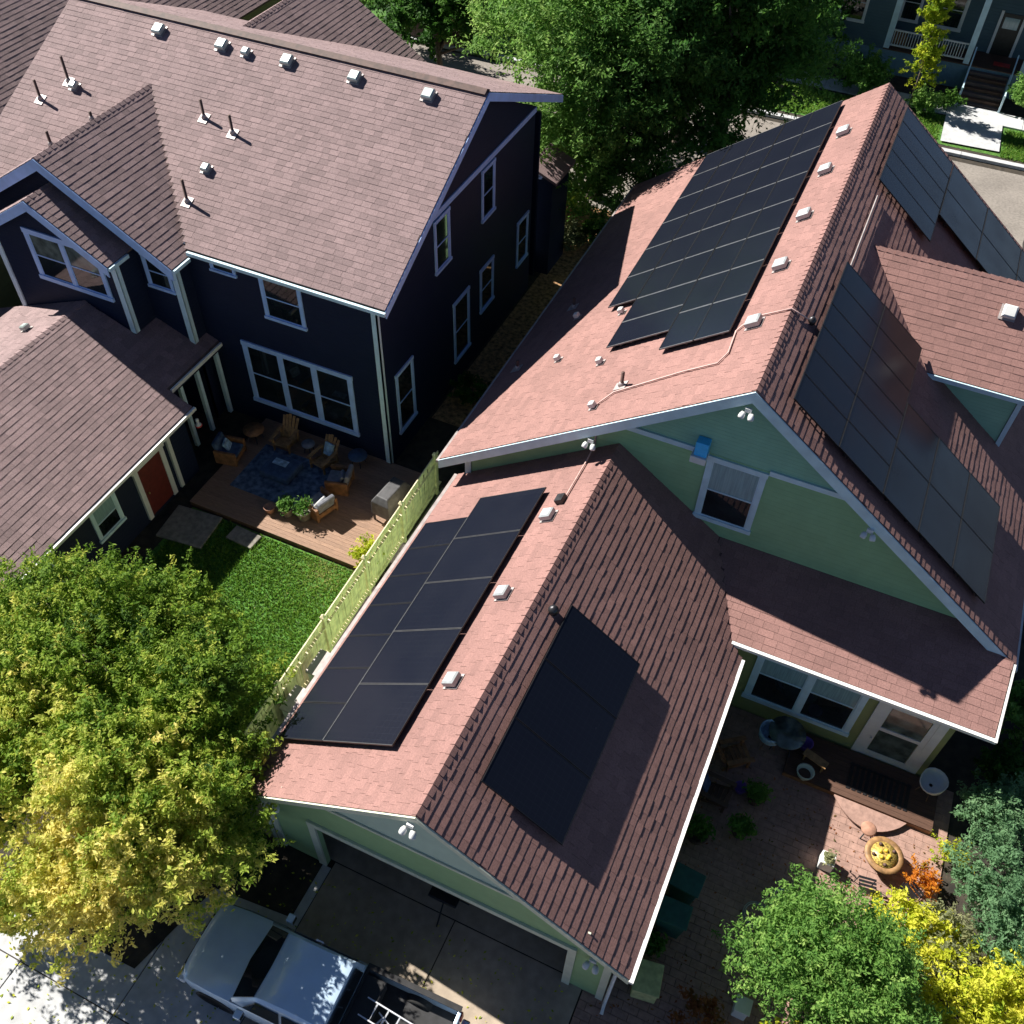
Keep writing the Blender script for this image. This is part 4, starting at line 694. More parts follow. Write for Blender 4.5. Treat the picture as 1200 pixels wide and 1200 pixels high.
# local x forward = -X world side: nose at x=-3.2, tail at 3.2
def sec(x, hw, zt_, zb_, e=.10, belly=.04): return [(x, -hw + belly, zb_), (x, -hw, zb_ + .22), (x, -hw - .0, zt_ - e * 1.2), (x, -hw + e * .5, zt_ - e * .3), (x, -hw + e * 1.6, zt_), (x, -hw * .45, zt_ + .018), (x, 0, zt_ + .025), (x, hw * .45, zt_ + .018), (x, hw - e * 1.6, zt_), (x, hw - e * .5, zt_ - e * .3), (x, hw, zt_ - e * 1.2), (x, hw, zb_ + .22), (x, hw - belly, zb_)]
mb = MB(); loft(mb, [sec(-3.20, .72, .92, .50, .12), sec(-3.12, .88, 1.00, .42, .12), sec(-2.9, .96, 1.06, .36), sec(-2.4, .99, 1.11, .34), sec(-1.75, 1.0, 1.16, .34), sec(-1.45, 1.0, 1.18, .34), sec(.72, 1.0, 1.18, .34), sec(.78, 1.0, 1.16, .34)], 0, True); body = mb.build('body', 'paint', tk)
md = body.modifiers.new('e', 'EDGE_SPLIT'); md.split_angle = R(38)
# cab greenhouse
def cs(x, hw, z): return [(x, -hw, 1.17), (x, -hw * 1.0, 1.17 + (z - 1.17) * .02), (x, -hw + .16 * (z - 1.17) / .62, z - .06), (x, -hw + .16 * (z - 1.17) / .62 + .07, z), (x, 0, z + .02), (x, hw - .16 * (z - 1.17) / .62 - .07, z), (x, hw - .16 * (z - 1.17) / .62, z - .06), (x, hw, 1.17 + (z - 1.17) * .02), (x, hw, 1.17)]
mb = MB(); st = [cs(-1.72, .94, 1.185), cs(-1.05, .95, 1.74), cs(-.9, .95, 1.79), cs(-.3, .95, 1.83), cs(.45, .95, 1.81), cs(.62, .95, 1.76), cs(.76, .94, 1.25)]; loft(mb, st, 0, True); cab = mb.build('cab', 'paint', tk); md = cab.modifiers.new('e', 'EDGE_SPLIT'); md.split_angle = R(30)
MB().slab([(-1.66, -.84, 1.24), (-1.10, -.74, 1.70), (-1.06, 0, 1.735), (-1.10, .74, 1.70), (-1.66, .84, 1.24), (-1.74, 0, 1.215)], (-.62, 0, .78), .02).build('windshield', 'glass', tk, (-.012, 0, .028))
MB().slab([(.79, -.74, 1.28), (.79, .74, 1.28), (.69, .68, 1.66), (.69, -.68, 1.66)], (1, 0, .2), .02).build('rear_window', 'glass', tk, (.012, 0, .01))
for s in (-1, 1):
    MB().slab([(-1.36, s * .955, 1.24), (-.42, s * .955, 1.24), (-.42, s * .845, 1.68), (-1.02, s * .845, 1.68)], (0, s, .25), .02).build('side_window', 'glass', tk); MB().slab([(-.34, s * .955, 1.24), (.56, s * .955, 1.24), (.50, s * .845, 1.67), (-.34, s * .845, 1.68)], (0, s, .25), .02).build('side_window', 'glass', tk)
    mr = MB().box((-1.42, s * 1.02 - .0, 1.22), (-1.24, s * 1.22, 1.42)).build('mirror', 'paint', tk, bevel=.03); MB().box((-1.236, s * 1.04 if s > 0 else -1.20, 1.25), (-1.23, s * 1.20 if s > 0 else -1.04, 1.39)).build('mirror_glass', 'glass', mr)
    MB().box((-.62, s * 1.0 - .012, 1.02), (-.42, s * 1.0 + .022, 1.06)).build('door_handle', 'chrome', tk); MB().box((-3.17, s * .80 - .16, .72), (-3.02, s * .80 + .12, .92)).build('headlight', 'lamp_glass', tk, bevel=.03)
    MB().box((3.18, s * .86 - .07, .72), (3.23, s * .86 + .07, 1.05)).build('taillight', 'red', tk)
    # bed side walls
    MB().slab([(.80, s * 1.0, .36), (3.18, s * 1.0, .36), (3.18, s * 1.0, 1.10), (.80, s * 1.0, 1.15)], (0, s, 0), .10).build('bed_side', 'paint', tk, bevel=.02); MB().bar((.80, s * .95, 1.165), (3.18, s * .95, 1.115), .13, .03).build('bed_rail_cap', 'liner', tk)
    wheel(tk, -2.25, s * .86); wheel(tk, 2.15, s * .86)
    MB().lathe([(.50, 0), (.50, .02), (.42, .02), (.42, 0)], (-2.25, s * .995, .42), 24, axis=(0, s, 0)).build('wheel_arch', 'liner', tk); MB().lathe([(.50, 0), (.50, .02), (.42, .02), (.42, 0)], (2.15, s * .995, .42), 24, axis=(0, s, 0)).build('wheel_arch', 'liner', tk)
MB().box((-3.24, -.62, .68), (-3.14, .62, .90)).build('grille', 'black', tk, bevel=.02); MB().box((-3.34, -.95, .40), (-3.12, .95, .62)).build('bumper', 'chrome', tk, bevel=.05); MB().box((3.22, -.92, .42), (3.42, .92, .60)).build('bumper', 'chrome', tk, bevel=.04)
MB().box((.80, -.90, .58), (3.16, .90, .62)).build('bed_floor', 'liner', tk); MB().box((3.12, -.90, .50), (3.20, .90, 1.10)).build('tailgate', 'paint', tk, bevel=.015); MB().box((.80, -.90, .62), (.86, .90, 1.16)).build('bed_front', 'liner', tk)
MB().tube([(-1.55, -.55, 1.215), (-1.50, .1, 1.235)], .012, 5).build('wiper', 'black', tk); MB().tube([(-1.55, .05, 1.225), (-1.50, .7, 1.215)], .012, 5).build('wiper', 'black', tk)
ld = E('ladder', (-4.0, 4.05, .95), 'aluminium ladder lying lengthwise in the truck bed', 'ladder', None, R(-4))
for s in (-1, 1): MB().bar((-1.15, s * .2, .16), (1.35, s * .2, .34), .03, .075).build('rail', 'alu', ld)
for i in range(8): MB().bar((-1.0 + i * .30, -.2, .17 + i * .0216), (-1.0 + i * .30, .2, .17 + i * .0216), .035, .03).build('rung', 'alu', ld)
ld2 = E('ladder', (-3.75, 3.65, .85), 'second aluminium ladder slanting across the truck bed toward the tailgate', 'ladder', None, R(-22))
for s in (-1, 1): MB().bar((-1.0, s * .17, .08), (1.1, s * .17, .28), .03, .07).build('rail', 'alu', ld2)
for i in range(6): MB().bar((-.85 + i * .32, -.17, .10 + i * .03), (-.85 + i * .32, .17, .10 + i * .03), .035, .03).build('rung', 'alu', ld2)
tb = E('tool_box', (-4.95, 3.92, .68), 'black tool box across the front of the truck bed', 'tool box', None, R(2)); MB().box((-.24, -.82, 0), (.24, .82, .42)).build('body', 'liner', tb, bevel=.02); MB().box((-.26, -.84, .422), (.26, .84, .48)).build('lid', 'black', tb, bevel=.02)
tp = E('tripod_stand', (-4.45, 7.2, .05), 'black tripod work stand just inside the open garage', 'stand')
for i in range(3): a = i * 2.094 + .5; MB().tube([(math.cos(a) * .55, math.sin(a) * .55, 0), (0, 0, .9)], .02, 6).build('leg', 'black', tp)
MB().box((-.38, -.25, .9), (.38, .25, 1.0)).build('head', 'black', tp, bevel=.03); MB().tube([(0, 0, .85), (0, 0, 1.25)], .03, 8).build('post', 'black', tp)
for (x, y, sx, sy, h, m_, lb) in ((-7.4, 12, 1.2, 1.8, 1.0, 'wood', 'wooden workbench against the garage side wall'), (-2.2, 14.5, 1.6, .7, 1.7, 'cover_grey', 'grey shelving unit at the back of the garage')):
    t = E('workbench' if m_ == 'wood' else 'shelving', (x, y, .05), lb, 'workbench' if m_ == 'wood' else 'shelf'); MB().box((-sx / 2, -sy / 2, h - .05), (sx / 2, sy / 2, h)).build('top', m_, t)
    for a in (-1, 1):
        for b in (-1, 1): MB().box((a * sx * .45 - .03, b * sy * .45 - .03, 0), (a * sx * .45 + .03, b * sy * .45 + .03, h - .05)).build('leg', m_, t)

# ================================================================== PORCH DECK AND PATIO FURNITURE
pd = E('porch_deck', (0, 0, 0), 'small dark plank deck with a curved step under the patio door', 'deck')
MB().box((2.4, 14.36, .04), (6.45, 14.40, .245)).build('fascia', 'wood', pd); MB().box((2.4, 14.42, .04), (6.45, 15.85, .215)).build('subframe', 'deck_dark', pd)
for i in range(10): MB().box((2.4, 14.36 + i * .148, .22), (6.45, 14.36 + i * .148 + .142, .252)).build('plank', 'deck_dark', pd)
cp = [(3.85 + 1.95 * t / 14, 14.33 - .62 * math.sin(PI * t / 14) ** .8) for t in range(15)]
MB().slab([(x, y, .19) for x, y in cp] + [(5.8, 14.345, .19), (3.85, 14.345, .19)], (0, 0, 1), .045).build('curved_step', 'paver', pd)
MB().slab([(x + (.03 if x < 4.8 else -.03), y + .05, .143) for x, y in cp] + [(5.75, 14.34, .143), (3.9, 14.34, .143)], (0, 0, 1), .09).build('step_riser', 'deck_dark', pd)
dm = E('slatted_mat', (4.9, 15.05, .253), 'black slatted mat lying in front of the white patio door', 'door mat')
for i in range(11): MB().box((-.82 + i * .155, -.42, 0), (-.82 + i * .155 + .095, .42, .02)).build('slat', 'black', dm)
for y in (-.36, .34): MB().box((-.84, y, .021), (.84, y + .05, .032)).build('batten', 'black', dm)
def tub_chair(loc, rz, label, m='white'):
    t = E('tub_chair', loc, label, 'chair', None, rz); mb = MB(); n = 16; vs = []; fs = []
    prof = [(.05, .40), (.26, .40), (.32, .46), (.34, .62), (.35, .78)]
    for j, (r, z) in enumerate(prof):
        for i in range(n): a = 2 * PI * i / n; k = 1 if j < 3 else (1 - .75 * max(0, -math.sin(a))) ; vs.append((r * math.cos(a), r * math.sin(a), .46 + (z - .46) * k if j >= 3 else z))
    for j in range(len(prof) - 1):
        for i in range(n): fs.append((j * n + i, j * n + (i + 1) % n, (j + 1) * n + (i + 1) % n, (j + 1) * n + i))
    fs.append(tuple(range(n))); mb.add(vs, fs, 0, True); o = mb.build('shell', m, t); md = o.modifiers.new('s', 'SOLIDIFY'); md.thickness = .02
    for i in range(4): a = PI / 4 + i * PI / 2; MB().tube([(math.cos(a) * .28, math.sin(a) * .28, 0), (math.cos(a) * .14, math.sin(a) * .14, .41)], .014, 6).build('leg', 'wood', t)
    return t
tub_chair((6.12, 15.45, .25), -.6, 'white moulded tub chair standing past the end of the patio door')
round_table('patio_table', (2.15, 15.15, .25), .52, .72, 'glass_pale', 'round glass table below the wide porch window'); tub_chair((1.75, 15.0, .25), 1.9, 'pale blue moulded chair tucked beside the round glass table', 'pale_fabric')
adirondack((1.0, 14.2, .05), 2.2, 'brown adirondack chair facing out from the garage side wall', 'wood'); adirondack((.85, 12.9, .05), 1.5, 'dark adirondack chair deep in the garage shadow', 'deck_dark', 'blue_fabric')
def bowl(loc, r, h, m, label, cat='pot'):
    o = MB().lathe([(r * .65, 0), (r, h), (r * 1.05, h + .02), (r * .9, h + .02), (r * .6, .06), (0, .05)], (0, 0, 0), 18).build('pot', m, None, loc); return tag(o, label, cat)
bowl((2.95, 14.55, .05), .24, .34, 'cream_trim', 'cream round pot at the corner of the dark deck'); bowl((2.75, 15.35, .252), .2, .26, 'purple', 'purple glazed pot between table and patio door'); bowl((1.45, 13.4, .05), .18, .22, 'purple', 'purple pot in the shade beside the adirondack chair')
bt_ = E('fire_table', (5.35, 13.05, .05), 'round brassy fire table in the sun on the pink pavers', 'table'); MB().lathe([(.42, .34), (.50, .40), (.50, .44), (.36, .44), (.34, .41), (0, .40)], (0, 0, 0), 28).build('rim', 'wood_light', bt_); MB().lathe([(.30, 0), (.40, .34), (0, .35)], (0, 0, 0), 20).build('base', 'rust_pipe', bt_); MB().lathe([(0, .445), (.35, .445), (.35, .452), (0, .452)], (0, 0, 0), 24).build('mosaic_top', 'brass', bt_)
for k in range(9): a = k * .7; r = .12 + .16 * (k % 2); MB().lathe([(.055, .452), (.04, .50), (0, .51)], (r * math.cos(a), r * math.sin(a), 0), 8).build('pebble', 'rust_pipe' if k % 2 else 'yellow', bt_)
st_ = E('stool', (4.85, 13.6, .05), 'small brown round stool behind the fire table', 'stool'); MB().lathe([(0, .38), (.2, .38), (.21, .42), (.18, .45), (0, .46)], (0, 0, 0), 18).build('seat', 'terracotta', st_)
for i in range(3): a = i * 2.09; MB().tube([(.17 * math.cos(a), .17 * math.sin(a), 0), (.1 * math.cos(a), .1 * math.sin(a), .38)], .018, 6).build('leg', 'black', st_)
def metal_chair(loc, rz, label):
    t = E('metal_chair', loc, label, 'chair', None, rz)
    for a in (-1, 1):
        MB().tube([(a * .22, -.22, 0), (a * .21, -.2, .44)], .014, 6).build('leg', 'black', t); MB().tube([(a * .22, .24, 0), (a * .21, .2, .44), (a * .20, .28, .9)], .014, 6).build('leg', 'black', t)
    for i in range(5): MB().bar((-.22, -.19 + i * .095, .45), (.22, -.19 + i * .095, .45), .06, .012).build('seat_slat', 'black', t)
    for i in range(3): MB().bar((-.2, .245 + i * .015, .62 + i * .12), (.2, .245 + i * .015, .62 + i * .12), .012, .06).build('back_slat', 'black', t)
    return t
metal_chair((5.1, 12.05, .05), 3.3, 'black slatted metal chair in the sun in front of the fire table'); metal_chair((6.15, 12.4, .05), 2.5, 'black slatted metal chair half hidden beside the orange flowers')
bx = E('pedestal_planter', (4.05, 12.35, .05), 'white square planter box at the edge of the sunlit pavers', 'planter'); MB().box((-.18, -.18, 0), (.18, .18, .42)).build('box', 'white', bx, bevel=.02); leaves('foliage', [(0, 0, .5, .16, .16, .1)], 160, .05, 'leaf_grey', bx, 16, .06)
def hosecoil(loc, r, label, n=4):
    mb = MB(); P = []
    for i in range(n * 20): a = i * 2 * PI / 20; P.append((r * (1 - .012 * i / n) * math.cos(a), r * (1 - .012 * i / n) * math.sin(a), .02 + .008 * (i / 20) + .01 * math.sin(i)))
    mb.tube(P, .014, 5); o = mb.build('garden_hose', 'hose', None, loc); return tag(o, label, 'hose')
hosecoil((3.3, 10.95, .05), .34, 'pale garden hose coiled on the shaded pavers beside the green bush'); hosecoil((2.75, 10.3, .05), .36, 'dark loop of garden hose lying nearer the garage', 2)
bush('orange_flowers', (6.35, 12.85, .05), .32, .3, 900, .05, 'leaf_orange', 'clump of orange flowers at the end of the patio', .3, 'flowers')
bush('rust_shrub', (2.1, 7.3, .05), .45, .35, 900, .06, 'leaf_rust', 'rusty brown shrub beside the shaded paving', .5)
wb = E('utility_box', (2.95, 7.95, .05), 'white utility box beside the rusty shrub', 'box'); MB().box((-.16, -.16, 0), (.16, .16, .55)).build('body', 'white', wb, bevel=.02); MB().box((-.19, -.19, .552), (.19, .19, .59)).build('lid', 'white', wb, bevel=.01)
def wheelie(loc, rz, m, label):
    t = E('wheelie_bin', loc, label, 'bin', None, rz); MB().add([(-.24, -.28, .05), (.24, -.28, .05), (.24, .28, .05), (-.24, .28, .05), (-.29, -.36, 1.0), (.29, -.36, 1.0), (.29, .36, 1.0), (-.29, .36, 1.0)], [(0, 3, 2, 1), (4, 5, 6, 7)] + [(i, (i + 1) % 4, 4 + (i + 1) % 4, 4 + i) for i in range(4)]).build('body', m, t, bevel=.03)
    MB().box((-.31, -.40, 1.0), (.31, .38, 1.06)).build('lid', m, t, bevel=.025); MB().tube([(-.25, .42, 1.02), (.25, .42, 1.02)], .018, 6).build('handle', 'black', t)
    for s in (-1, 1): MB().lathe([(.11, -.03), (.11, .03)], (s * .27, .26, .11), 14, axis=(1, 0, 0)).build('wheel', 'black', t)
wheelie((.85, 10.0, .05), 1.5, 'green_bin', 'dark green wheelie bin beside the garage wall, nearer the patio door'); wheelie((.8, 9.1, .05), 1.6, 'green_bin', 'dark green wheelie bin with a blackened lid, nearer the driveway')
yb = E('storage_box', (.72, 7.55, .05), 'yellow-green storage box at the front corner of the garage', 'box', None, .15); MB().box((-.3, -.35, 0), (.3, .35, .62)).build('body', 'yellow_green', yb, bevel=.03); MB().box((-.33, -.38, .622), (.33, .38, .68)).build('lid', 'yellow_green', yb, bevel=.02)
for (x, y, r_, lb) in ((.75, 11.6, .28, 'dark glazed pot with trailing leaves by the garage wall'), (1.75, 12.2, .22, 'round dark pot with a sparse plant in the garage shade'), (1.9, 13.3, .25, 'dark pot of ferns behind the cream pot'), (.55, 8.4, .2, 'small dark pot between bin and storage box')):
    planter((x, y, .05), r_, .32, '', 'leaf_deep', 500, .07, lb, pm='rust_pipe')
bn = E('bench', (3.1, 14.95, .25), 'low yellow-brown bench end beside the purple pot', 'bench', None, -.3); MB().box((-.35, -.12, .3), (.35, .12, .34)).build('seat', 'wood_light', bn)
for s in (-1, 1): MB().box((s * .28 - .02, -.1, 0), (s * .28 + .02, .1, .3)).build('leg', 'wood_light', bn)

# ================================================================== TREES AND SHRUBS
def tree(name, base, top, r, blobs, n, sz, leaf, label, tint=.5, per=55, spread=.3, nl=8, grp=None, **kw):
    t = E(name, base, label, 'tree', grp); bx_, by_, bz_ = base
    lb = [(b[0] - bx_, b[1] - by_, b[2] - bz_) + tuple(b[3:]) for b in blobs]
    leaves('crown', lb, n, sz, leaf, t, per, spread, (lambda P: tint) if not callable(tint) else (lambda P: tint(P + np.array(base))), sub=11, spray=3.2, **kw)
    lim = [];
    for b in lb: lim += rand_limbs(b[:3], b[3], b[4], b[5], max(2, nl // len(lb)))
    trunk(t, (0, 0, -.05), (top[0] - bx_, top[1] - by_, top[2] - bz_), r, lim); return t
def lime_t(P):   # the golden patches sit low and toward the driveway, as in the tree itself
    return .47 + .30 * np.clip((6.0 - P[:, 1]) / 4, -.6, 1) + .13 * np.sin(P[:, 0] * 1.9) * np.sin(P[:, 1] * 1.6 + 1) + .10 * np.clip((-14.5 - P[:, 0]) / 3, 0, 1)
tree('lime_tree', (-14.0, 7.6, 0), (-13.8, 7.2, 3.2), .16, [(-14.4, 7.6, 3.2, 3.2, 2.8, 2.0, 5), (-11.9, 7.2, 3.0, 2.0, 2.6, 1.6, 3.6), (-15.2, 9.9, 2.3, 1.6, 1.4, 1.3, 1.6), (-12.9, 10.0, 2.0, .7, .7, 1.5, .6), (-14.0, 10.9, 1.8, .4, .4, 1.4, .3), (-12.0, 9.9, 1.7, .45, .45, 1.3, .3), (-16.9, 8.2, 2.8, 2.0, 1.8, 1.7, 2), (-13.2, 5.7, 3.6, 2.6, 1.5, 1.5, 2.4), (-9.75, 6.9, 3.45, .5, .8, .45, .5)], 150000, .06, 'leaf_lime', 'large bright green tree between the annex and the picket fence', lime_t, 45, .17, 12, core=.5)
tree('golden_tree', (-12.3, 3.9, 0), (-11.6, 4.2, 3.2), .14, [(-13.2, 4.2, 3.3, 3.0, 2.2, 1.9, 4), (-10.6, 4.6, 3.6, 1.7, 1.8, 1.6, 2.6), (-16.0, 4.6, 3.3, 2.0, 2.2, 1.9, 2), (-9.3, 4.7, 3.3, 1.2, 1.3, .9, .7), (-9.9, 6.0, 2.5, .9, .9, .9, .8), (-11.6, 3.0, 2.8, 1.5, 1.0, 1.3, 1.0)], 118000, .062, 'leaf_lime', 'golden yellow-green tree overhanging the pale driveway and truck hood', lambda P: lime_t(P) + .06 + .22 * np.exp(-((P[:, 0] + 11.5) ** 2 / 3 + (P[:, 1] - 3.6) ** 2 / 1.2)), 45, .17, 10, core=.5)
bush('garden_shrub', (-9.6, 6.1, .06), .5, .4, 2200, .06, 'leaf_deep', 'low dark shrub in the bed left of the garage opening', .3)
# bottom right planting
tree('laurel_tree', (4.7, 8.9, 0), (4.5, 9.0, 2.0), .08, [(4.4, 9.3, 2.1, 1.25, 1.15, 1.2, 3), (3.4, 8.6, 1.7, .95, .9, .9, 1.4), (5.1, 8.5, 2.0, 1.0, 1.0, 1.1, 1.6), (3.6, 10.1, 1.3, .7, .7, .8, .7)], 42000, .052, 'leaf_mid', 'glossy green small tree at the edge of the sunlit patio', .55, 40, .18, 8)
bush('golden_shrub', (6.0, 11.0, 0), .8, .8, 9000, .06, 'leaf_gold', 'bright yellow shrub just below the fire table', .6, blobs=[(0, 0, .9, .85, .8, .65), (.9, .1, .8, .5, .5, .5)], per=36, spread=.16)
bush('golden_shrub', (7.6, 9.6, 0), 1.2, 1.0, 17000, .06, 'leaf_gold', 'widest yellow shrub in the far corner of the planting bed', .62, blobs=[(0, 0, 1.2, 1.3, 1.2, .9), (-1.1, -.9, 1.0, .9, .8, .8), (.9, .9, 1.1, .9, .8, .8)], per=36, spread=.18)
bush('golden_shrub', (4.2, 7.2, 0), .5, .5, 3500, .06, 'leaf_gold', 'small yellow shrub below the glossy green tree', .4, blobs=[(0, 0, .9, .7, .5, .5)])
bush('silver_shrub', (6.9, 11.3, 0), .7, .8, 5500, .05, 'leaf_grey', 'greyish airy shrub between the yellow shrubs', .5, blobs=[(0, 0, 1.0, .65, .7, .7), (.1, -.9, .9, .5, .5, .5)])
bush('juniper', (7.9, 13.0, 0), 1.1, 1.2, 15000, .05, 'leaf_blue', 'blue-green feathery juniper beside the orange flowers', .5, blobs=[(0, 0, 1.3, 1.1, 1.1, .9), (.6, -1.1, 1.2, .9, .9, .8)], per=40, spread=.16)
bush('juniper', (7.6, 14.9, 0), .9, 1.0, 9000, .05, 'leaf_blue', 'grey-green juniper closer to the house corner', .65, blobs=[(0, 0, 1.1, .75, .8, .8), (.4, .5, 1.0, .6, .5, .9)], per=34, spread=.15)
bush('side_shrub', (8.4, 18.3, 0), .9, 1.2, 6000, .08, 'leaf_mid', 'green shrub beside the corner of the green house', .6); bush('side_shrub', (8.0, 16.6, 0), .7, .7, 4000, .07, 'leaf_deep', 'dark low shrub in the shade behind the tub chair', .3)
bush('patio_flowers', (6.95, 13.9, 0), .25, .3, 700, .05, 'leaf_gold', 'tiny yellow plant at the patio corner by the juniper', .4)
# large trees behind
tree('street_tree', (-24.5, 45.5, 0), (-24.5, 45.4, 4.2), .2, [(-24.6, 45.3, 4.4, 2.2, 2.0, 2.0, 3), (-21.8, 46.5, 4.0, 1.8, 1.8, 1.8, 2)], 22000, .13, 'leaf_deep', 'dark street tree between the navy ridge and the tallest green tree', .25, 55, .3, 8)
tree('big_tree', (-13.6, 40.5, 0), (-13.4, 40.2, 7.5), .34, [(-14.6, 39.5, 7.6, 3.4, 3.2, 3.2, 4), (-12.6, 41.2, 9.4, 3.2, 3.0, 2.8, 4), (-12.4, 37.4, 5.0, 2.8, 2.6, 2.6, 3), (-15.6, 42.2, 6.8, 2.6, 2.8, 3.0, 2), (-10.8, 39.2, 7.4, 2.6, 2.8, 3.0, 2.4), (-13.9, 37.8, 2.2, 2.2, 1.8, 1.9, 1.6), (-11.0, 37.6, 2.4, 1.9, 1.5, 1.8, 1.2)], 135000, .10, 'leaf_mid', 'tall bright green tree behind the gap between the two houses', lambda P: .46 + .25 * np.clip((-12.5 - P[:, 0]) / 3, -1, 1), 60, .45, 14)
tree('big_tree', (-8.6, 42.5, 0), (-8.4, 42.3, 7.5), .36, [(-8.6, 42.0, 8.0, 3.2, 3.0, 3.4, 4), (-9.4, 39.6, 4.6, 2.6, 2.4, 2.8, 2.4), (-6.9, 43.6, 6.0, 2.4, 2.4, 2.8, 2)], 70000, .115, 'leaf_deep', 'tall dark green tree behind the large solar array', .34, 60, .45, 12)
tree('big_tree', (-11.5, 47.6, 0), (-11.5, 47.6, 7.0), .34, [(-12.0, 47.5, 7.6, 3.6, 3.0, 3.2, 4), (-16.2, 48.2, 6.6, 2.6, 2.6, 2.8, 2)], 34000, .16, 'leaf_deep', 'dark tree on the street edge behind the tallest green tree', .3, 60, .5, 10)
tree('big_tree', (-10.6, 60.5, 0), (-10.4, 60.4, 5.5), .3, [(-10.4, 60.2, 5.0, 2.8, 2.4, 3.6, 3), (-8.3, 60.0, 2.6, 1.5, 1.3, 2.0, 1)], 22000, .16, 'leaf_deep', 'dark leafy tree beside the slate blue house', .22, 60, .45, 8)
tree('big_tree', (-26.0, 60.0, 0), (-26.0, 60.0, 5.5), .3, [(-26.0, 60.0, 5.5, 5.0, 2.8, 3.6, 3), (-33.0, 59.0, 5.0, 4.0, 2.8, 3.2, 3), (-18.5, 60.5, 5.4, 4.5, 2.6, 3.6, 3)], 38000, .18, 'leaf_deep', 'row of dark trees across the street beyond the navy house', .22, 60, .5, 12)
tree('street_tree', (-29.6, 49.4, 0), (-29.6, 49.2, 3.6), .16, [(-29.6, 49.2, 3.6, 2.2, 1.9, 1.7, 3), (-31.8, 50.6, 3.4, 2.0, 1.9, 1.6, 2)], 20000, .12, 'leaf_mid', 'round street tree seen above the rear wing roof', .35, 50, .35, 8)
tree('slender_tree', (-.95, 57.0, 0), (-1.1, 57.2, 4.5), .05, [(-1.2, 57.2, 5.2, .28, .28, 1.3, 2), (-1.1, 57.1, 3.6, .42, .40, 1.4, 2), (-.95, 57.0, 2.0, .5, .45, 1.2, 2)], 6500, .09, 'leaf_gold', 'slender young yellow-green tree in front of the porch railing', .22, 40, .2, 4)
bush('yard_shrub', (-3.9, 57.9, 0), 1.2, .9, 7000, .10, 'leaf_mid', 'rounded grey-green shrub before the slate blue foundation', .5, per=40, spread=.25); bush('yard_shrub', (-.2, 56.9, 0), .6, .5, 2600, .09, 'leaf_mid', 'low green shrub at the foot of the slender tree', .7, per=30, spread=.2)
bush('yard_shrub', (5.1, 58.4, 0), 1.0, 1.3, 7000, .10, 'leaf_mid', 'bushy green shrub right beside the porch stairs', .65, per=40, spread=.25); bush('yard_shrub', (1.0, 58.1, 0), .5, .4, 1500, .08, 'leaf_deep', 'tiny dark shrub left of the porch stairs', .6, per=30, spread=.16)
bush('yard_shrub', (-12.9, 35.9, 0), .7, .5, 3200, .09, 'leaf_grey', 'greyish dry shrub in the gap between the houses', .2); bush('yard_shrub', (-14.4, 38.6, 0), 1.0, .6, 5000, .10, 'leaf_lime', 'yellow-green ground shrub under the tallest tree', .5)
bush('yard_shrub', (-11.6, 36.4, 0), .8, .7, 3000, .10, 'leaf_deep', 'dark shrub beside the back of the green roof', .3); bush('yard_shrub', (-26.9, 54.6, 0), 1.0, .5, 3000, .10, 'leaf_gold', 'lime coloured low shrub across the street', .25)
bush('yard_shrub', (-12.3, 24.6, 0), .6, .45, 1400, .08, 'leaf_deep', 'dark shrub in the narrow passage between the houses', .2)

# ================================================================== NEIGHBOURS
nb = E('neighbour_house', (0, 0, 0), 'neighbouring house with brown shingle roof past the navy gable end', 'house'); NH = House(nb)
roof(NH, 'roof_slope', (-30.6, 15, 6.2), (-1, 0), .62, [(-30.6, 12), (-30.6, 44), (-38.5, 44), (-38.5, 12)], 'shingle_brown', 'under_brown'); MB().slab([(-38.5, 12, 11.1), (-38.5, 44, 11.1), (-46, 44, 6.4), (-46, 12, 6.4)], (-.5, 0, 1), .15).build('roof_far_slope', 'shingle_brown', nb)
MB().box((-45.4, 12.5, 0), (-31.1, 43.5, 6.1)).build('wall', 'sage_siding', nb); window(nb, (-31.1, 20, 3.5), (0, 1, 0), (1, 0, 0), 1, 1.4); finish_shingles(NH, 60)
sh = E('shed', (-28.3, 53.4, 0), 'small shed with a grey metal roof beyond the street', 'shed'); MB().box((-2, -1.3, 0), (2, 1.3, 2.1)).build('wall', 'under_brown', sh)
for s in (-1, 1): MB().slab([(-2.3, 0, 2.9), (2.3, 0, 2.9), (2.3, s * 1.6, 2.05), (-2.3, s * 1.6, 2.05)], (0, s * .5, 1), .06).build('roof', 'shed_roof', sh)
MB().box((.4, -1.34, .05), (1.3, -1.302, 1.9)).build('door', 'wood', sh)
# slate blue house across the street
sb = E('slate_house', (0, 0, 0), 'slate blue house with white railed porch and front stairs', 'house'); YF = 61.0
MB().box((-8.2, YF, 0), (9.5, YF + 9, 1.3)).build('foundation', 'skirt', sb); MB().box((-8.1, YF + .06, 1.302), (-3.5, YF + 8.9, 7.2)).build('wall', 'slate_siding', sb); MB().box((-3.49, YF + 2.2, 1.302), (9.4, YF + 8.9, 7.2)).build('wall', 'slate_siding', sb)
MB().box((-3.5, YF - .02, 1.305), (9.4, YF + 2.2, 1.36)).build('porch_floor', 'deck_dark', sb)
for s, (y0, y1) in ((1, (YF - .6, YF + 4.5)), (-1, (YF + 4.5, YF + 9.6))): MB().slab([(-8.6, y0, 7.1 if s == 1 else 9.6), (9.9, y0, 7.1 if s == 1 else 9.6), (9.9, y1, 9.6 if s == 1 else 7.1), (-8.6, y1, 9.6 if s == 1 else 7.1)], (0, -s * .5, 1), .15).build('roof', 'shingle_brown', sb)
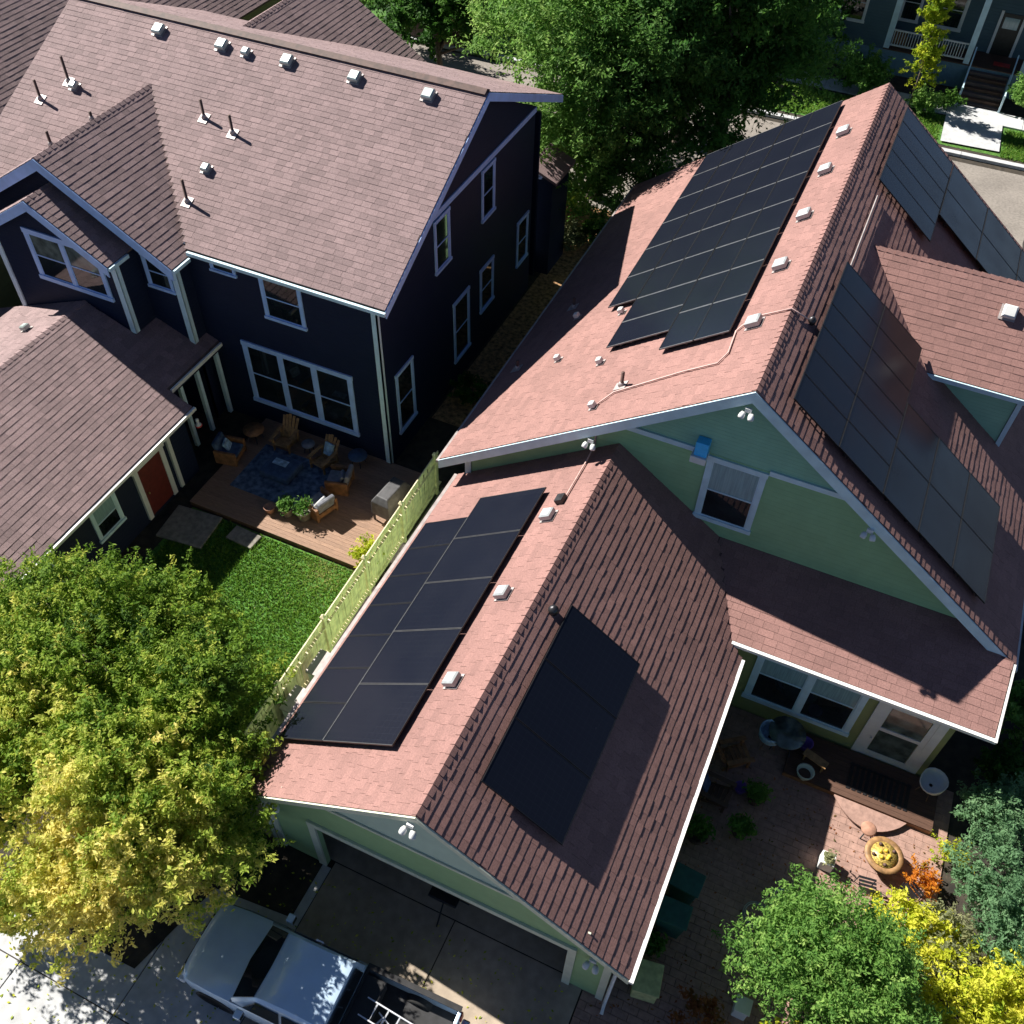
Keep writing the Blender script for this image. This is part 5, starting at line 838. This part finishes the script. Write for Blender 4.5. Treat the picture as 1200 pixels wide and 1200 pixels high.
window(sb, (-6.4, YF + .06, 2.55), (1, 0, 0), (0, -1, 0), 1.3, 1.9, 1, .13, trim='white', g=('glass', 'glass')); window(sb, (-1.6, YF + 2.2, 2.3), (1, 0, 0), (0, -1, 0), 1.7, 1.9, 1, .16, trim='white', g=('glass', 'glass')); window(sb, (-3.2, YF + 2.2, 2.3), (1, 0, 0), (0, -1, 0), .9, 1.9, 1, .13, trim='white', g=('glass', 'glass'))
dd = MB().box((2.2, YF + 2.16, 1.36), (3.3, YF + 2.2, 3.6)).build('door', 'black', sb); MB().box((2.05, YF + 2.13, 1.36), (2.2, YF + 2.2, 3.7)).build('door_casing', 'white', dd); MB().box((3.3, YF + 2.13, 1.36), (3.45, YF + 2.2, 3.7)).build('door_casing', 'white', dd); MB().box((2.35, YF + 2.14, 2.8), (3.15, YF + 2.158, 3.4)).build('pane', 'glass_blind', dd)
mt = MB().box((2.6, YF + .6, 1.362), (3.5, YF + 1.1, 1.39)).build('entry_mat', 'red'); tag(mt, 'faded pink mat on the porch at the top of the stairs', 'door mat')
for x in (-3.35, 1.15, 4.2): c_ = MB().box((x - .16, YF + .05, 1.362), (x + .16, YF + .37, 5.4)).build('column', 'trim', sb)
MB().box((-3.6, YF + .0, 5.402), (9.4, YF + .42, 5.8)).build('porch_beam', 'trim', sb); MB().box((-3.6, YF - .3, 5.802), (9.4, YF + 2.2, 5.9)).build('porch_ceiling', 'shingle_brown', sb)
for x0, x1 in ((-3.18, .98),):
    for z in (1.5, 2.32): MB().box((x0, YF + .16, z), (x1, YF + .24, z + .08)).build('railing', 'white', sb)
    n_ = int((x1 - x0) / .15)
    for i in range(n_): MB().box((x0 + .07 + i * .15 - .02, YF + .18, 1.582), (x0 + .07 + i * .15 + .02, YF + .22, 2.318)).build('baluster', 'white', sb)
for i in range(7): MB().box((1.5, YF - .02 - (i + 1) * .30, 0), (3.6, YF - .022 - i * .30, 1.32 - (i + 1) * .165)).build('stair', 'deck_dark' if i % 2 else 'under_brown', sb)
for x in (1.42, 3.68): MB().bar((x, YF + .1, 2.3), (x, YF - 2.3, .95), .07, .09).build('handrail', 'trim', sb); MB().bar((x, YF - .02, 1.2), (x, YF - 2.3, .1), .06, .25).build('stringer', 'trim', sb); MB().box((x - .05, YF - 2.36, 0), (x + .05, YF - 2.26, 1.05)).build('newel', 'trim', sb)
pl_ = MB().box((-3.2, YF + .9, 1.362), (-2.4, YF + 1.6, 1.9)).build('porch_bench', 'wood'); tag(pl_, 'dark wooden bench box on the porch behind the railing', 'bench')
wk = sheet('front_walk', [(1.2, 53.9), (4.2, 54.1), (4.0, 58.8), (1.0, 58.7)], .10, 'concrete')
# dark car parked on the street, its nose in view
pc = E('parked_car', (8.3, 44.6, .01), 'dark parked car on the street behind the green house, mostly out of frame', 'car', None, R(4))
mb = MB(); loft(mb, [sec(-2.2, .70, .70, .34), sec(-2.0, .86, .80, .28), sec(-1.0, .90, .95, .26), sec(1.6, .90, .98, .26), sec(2.15, .84, .92, .3), sec(2.25, .72, .85, .36)], 0, True); mb.build('body', 'black', pc)
def cc(x, hw, z): return [(x, -hw, .94), (x, -hw + .14 * (z - .94) / .5, z - .05), (x, -hw + .22, z), (x, hw - .22, z), (x, hw - .14 * (z - .94) / .5, z - .05), (x, hw, .94)]
mb = MB(); loft(mb, [cc(-1.15, .84, .96), cc(-.45, .84, 1.42), (cc(.8, .84, 1.44)), cc(1.6, .82, .99)], 0, True); mb.build('cabin', 'glass', pc); MB().box((-.4, -.6, 1.43), (.8, .6, 1.46)).build('roof', 'black', pc, bevel=.02)
for x in (-1.45, 1.4):
    for y in (-.8, .8): wheel(pc, x, y, .33, .2)
for s in (-1, 1): MB().box((-2.2, s * .6 - .15, .55), (-2.1, s * .6 + .15, .68)).build('headlight', 'lamp_glass', pc, bevel=.02)
